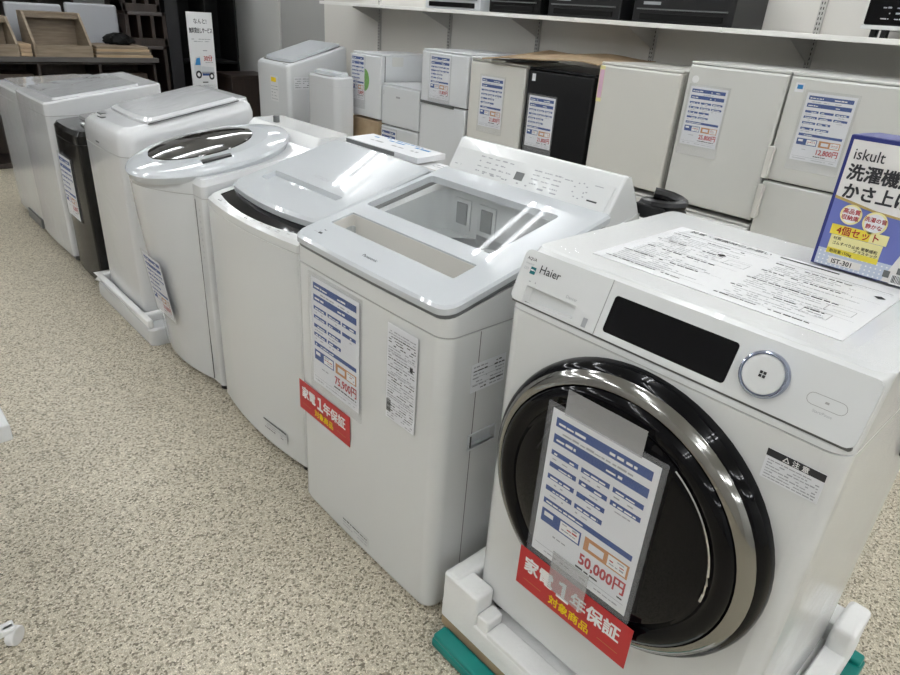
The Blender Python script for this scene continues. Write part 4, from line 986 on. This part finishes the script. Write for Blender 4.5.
# tall dark units
unit(1.42, 1.90, 6.92, 7.30, 0, 2.1, 2, 6, WOODD, BLACKM, 'tall dark bookcase left of the truck poster', group='dark bookcases at the back')
unit(1.92, 2.56, 6.90, 7.30, 0, 2.2, 2, 3, BLACKM, BLACKM, 'tall black bookcase behind the truck poster', group='dark bookcases at the back')
unit(-1.2, -.3, 6.95, 7.3, 0, 1.9, 3, 5, WOODD, WOODM, 'tall dark bookcase beyond the left edge', group='dark bookcases at the back')
for k, (x0, z0) in enumerate(((1.00, 1.235), (1.06, 1.05))):
    unit(x0+.04, x0+.42, 6.90-.02*k, 7.25, z0-.18 if k else z0, z0-.18+.36 if k else z0+.40, 2, 1, WOODM, BLACKM, ['dark brown cubby, upper one of the stack by the grey chairs', 'dark brown cubby, lower one of the stack by the grey chairs'][k], 'cubby_box', 'shelf unit', .03, 'stacked dark cubbies') if False else None
unit(1.36, 1.68, 6.56, 6.88, 0, .90, 2, 2, WOODD, BLACKM, 'lower dark cubby unit right of the grey chairs', 'cubby_unit', 'shelf unit', .03, 'stacked dark cubby units')
unit(1.345, 1.70, 6.56, 6.88, .904, 1.18, 3, 1, WOODD, BLACKM, 'middle dark cubby unit right of the grey chairs', 'cubby_unit', 'shelf unit', .03, 'stacked dark cubby units')
unit(1.335, 1.66, 6.56, 6.88, 1.184, 1.55, 3, 1, WOODD, BLACKM, 'topmost dark cubby unit right of the grey chairs', 'cubby_unit', 'shelf unit', .03, 'stacked dark cubby units')
unit(.30, 1.15, 7.32, 7.6, 0, 2.1, 3, 5, WOODD, WOODD, 'dark bookcase against the back wall behind the grey chairs', group='dark bookcases at the back')
tag(MB().box(1.72, 1.84, 6.60, 6.9, .0, 1.32, mat('dark_gloss_panel', (.02, .02, .022), .12)).build('glossy_panel', bevel=.002), 'glossy black upright panel left of the truck poster', 'board')
t = thing('storage_chest', 'low dark brown chest in the corner right of the poster', 'chest', (2.42, 6.55, 0))
MB().box(2.20, 2.64, 6.35, 6.75, 0, .64, WOODD).build('chest_body', t, bevel=.004); MB().box(2.19, 2.65, 6.34, 6.76, .64, .665, WOODD).build('lid', t, bevel=.004)
# poster stand
t = thing('poster', 'white standing poster with a small truck, in front of the black bookcase', 'poster', (1.985, 6.5, .45))
PX, PY, PZ, PW, PH = 1.868, 6.5, .45, .246, .755
MB().prism([(0, 0), (PW, 0), (PW, PH), (0, PH)], (PX, PY, PZ), (1, 0, 0), UZ, .006, PAPERW).build('board', t)
MB().box(PX+PW/2-.01, PX+PW/2+.01, PY+.001, PY+.02, 0, 1.15, BLACKM).build('pole', t); MB().box(PX, PX+PW, PY-.1, PY+.15, 0, .012, BLACKM).build('base', t)
o = Vector((PX, PY-.0062, PZ)); XD = (1, 0, 0); b = MB()
b.text('なんと!', .050, o+Vector((.125, 0, .660)), XD, UZ, INKK, .01, align='c', sx=.8); b.text('無料貸出しサービス', .050, o+Vector((.125, 0, .58)), XD, UZ, INKK, .02, align='c', sx=.5)
b.scribble(o, XD, UZ, .03, .22, .52, .008, INKG); b.scribble(o, XD, UZ, .05, .20, .50, .008, INKG); b.scribble(o, XD, UZ, .13, .22, .42, .01, INKG)
b.text('30分', .058, o+Vector((.13, 0, .335)), XD, UZ, INKR, .02, sx=.75); b.scribble(o, XD, UZ, .13, .22, .315, .008, INKG)
def P(pts, m, l=.0012): b.face([o+Vector((x, -l, z)) for x, z in pts], m)
P([(.028, .22), (.028, .30), (.05, .365), (.095, .375), (.10, .22)], SIDEG); P([(.040, .295), (.058, .355), (.092, .362), (.094, .295)], TRUCKB, .0016)
P([(.10, .215), (.225, .215), (.225, .275), (.10, .285)], SIDEG); P([(.10, .235), (.225, .235), (.225, .215), (.10, .215)][::-1], INKG, .0016); P([(.105, .222), (.175, .222), (.175, .200), (.105, .200)][::-1], INKB, .0016)
for cx, cz, r in ((.068, .21, .030), (.195, .195, .027)):
    P([(cx+r*math.cos(a*math.pi/10), cz+r*1.2*math.sin(a*math.pi/10)) for a in range(20)], INKK, .002); P([(cx+r*.5*math.cos(a*math.pi/10), cz+r*.6*math.sin(a*math.pi/10)) for a in range(20)], INKW, .0024)
b.quad(o, XD, UZ, .10, .155, .135, .145, INKK)
for k in range(6): b.scribble(o, XD, UZ, .025, .225, .02+k*.018, .006, INKG)
b.build('poster_print', t, merge=False)

# ================================================================== rolling rack at the left edge
t = thing('rolling_rack', 'white rolling rack on casters at the left edge of the aisle', 'rack', (-1.05, 1.55, 0))
MB().box(-1.40, -.729, 1.285, 1.85, .485, .525, WHITE).build('tray', t, bevel=.004)
for px, py in ((-.872, 1.235), (-1.36, 1.235), (-.872, 1.80), (-1.36, 1.80)):
    MB().tube([(px, py, .045), (px, py, 1.0)], .014, WHITE, n=10).build('leg', t)
    soft(MB().lathe([(.020, -.010), (.022, -.008), (.022, .008), (.020, .010)], (px+.040, py-.005, .0225), Vector((.8, -.75, 0)), INKW, n=24).build('caster', t))
    MB().box(px-.012, px+.045, py-.012, py+.012, .036, .056, INKW).build('caster_fork', t, bevel=.003)
    MB().box(px+.022, px+.045, py-.018, py+.0, .048, .056, INKW).build('brake_lever', t, bevel=.002)
b = MB(); b.tube([(-.872, 1.235, .51), (-1.36, 1.235, .51)], .010, WHITE); b.build('cross_bar', t)
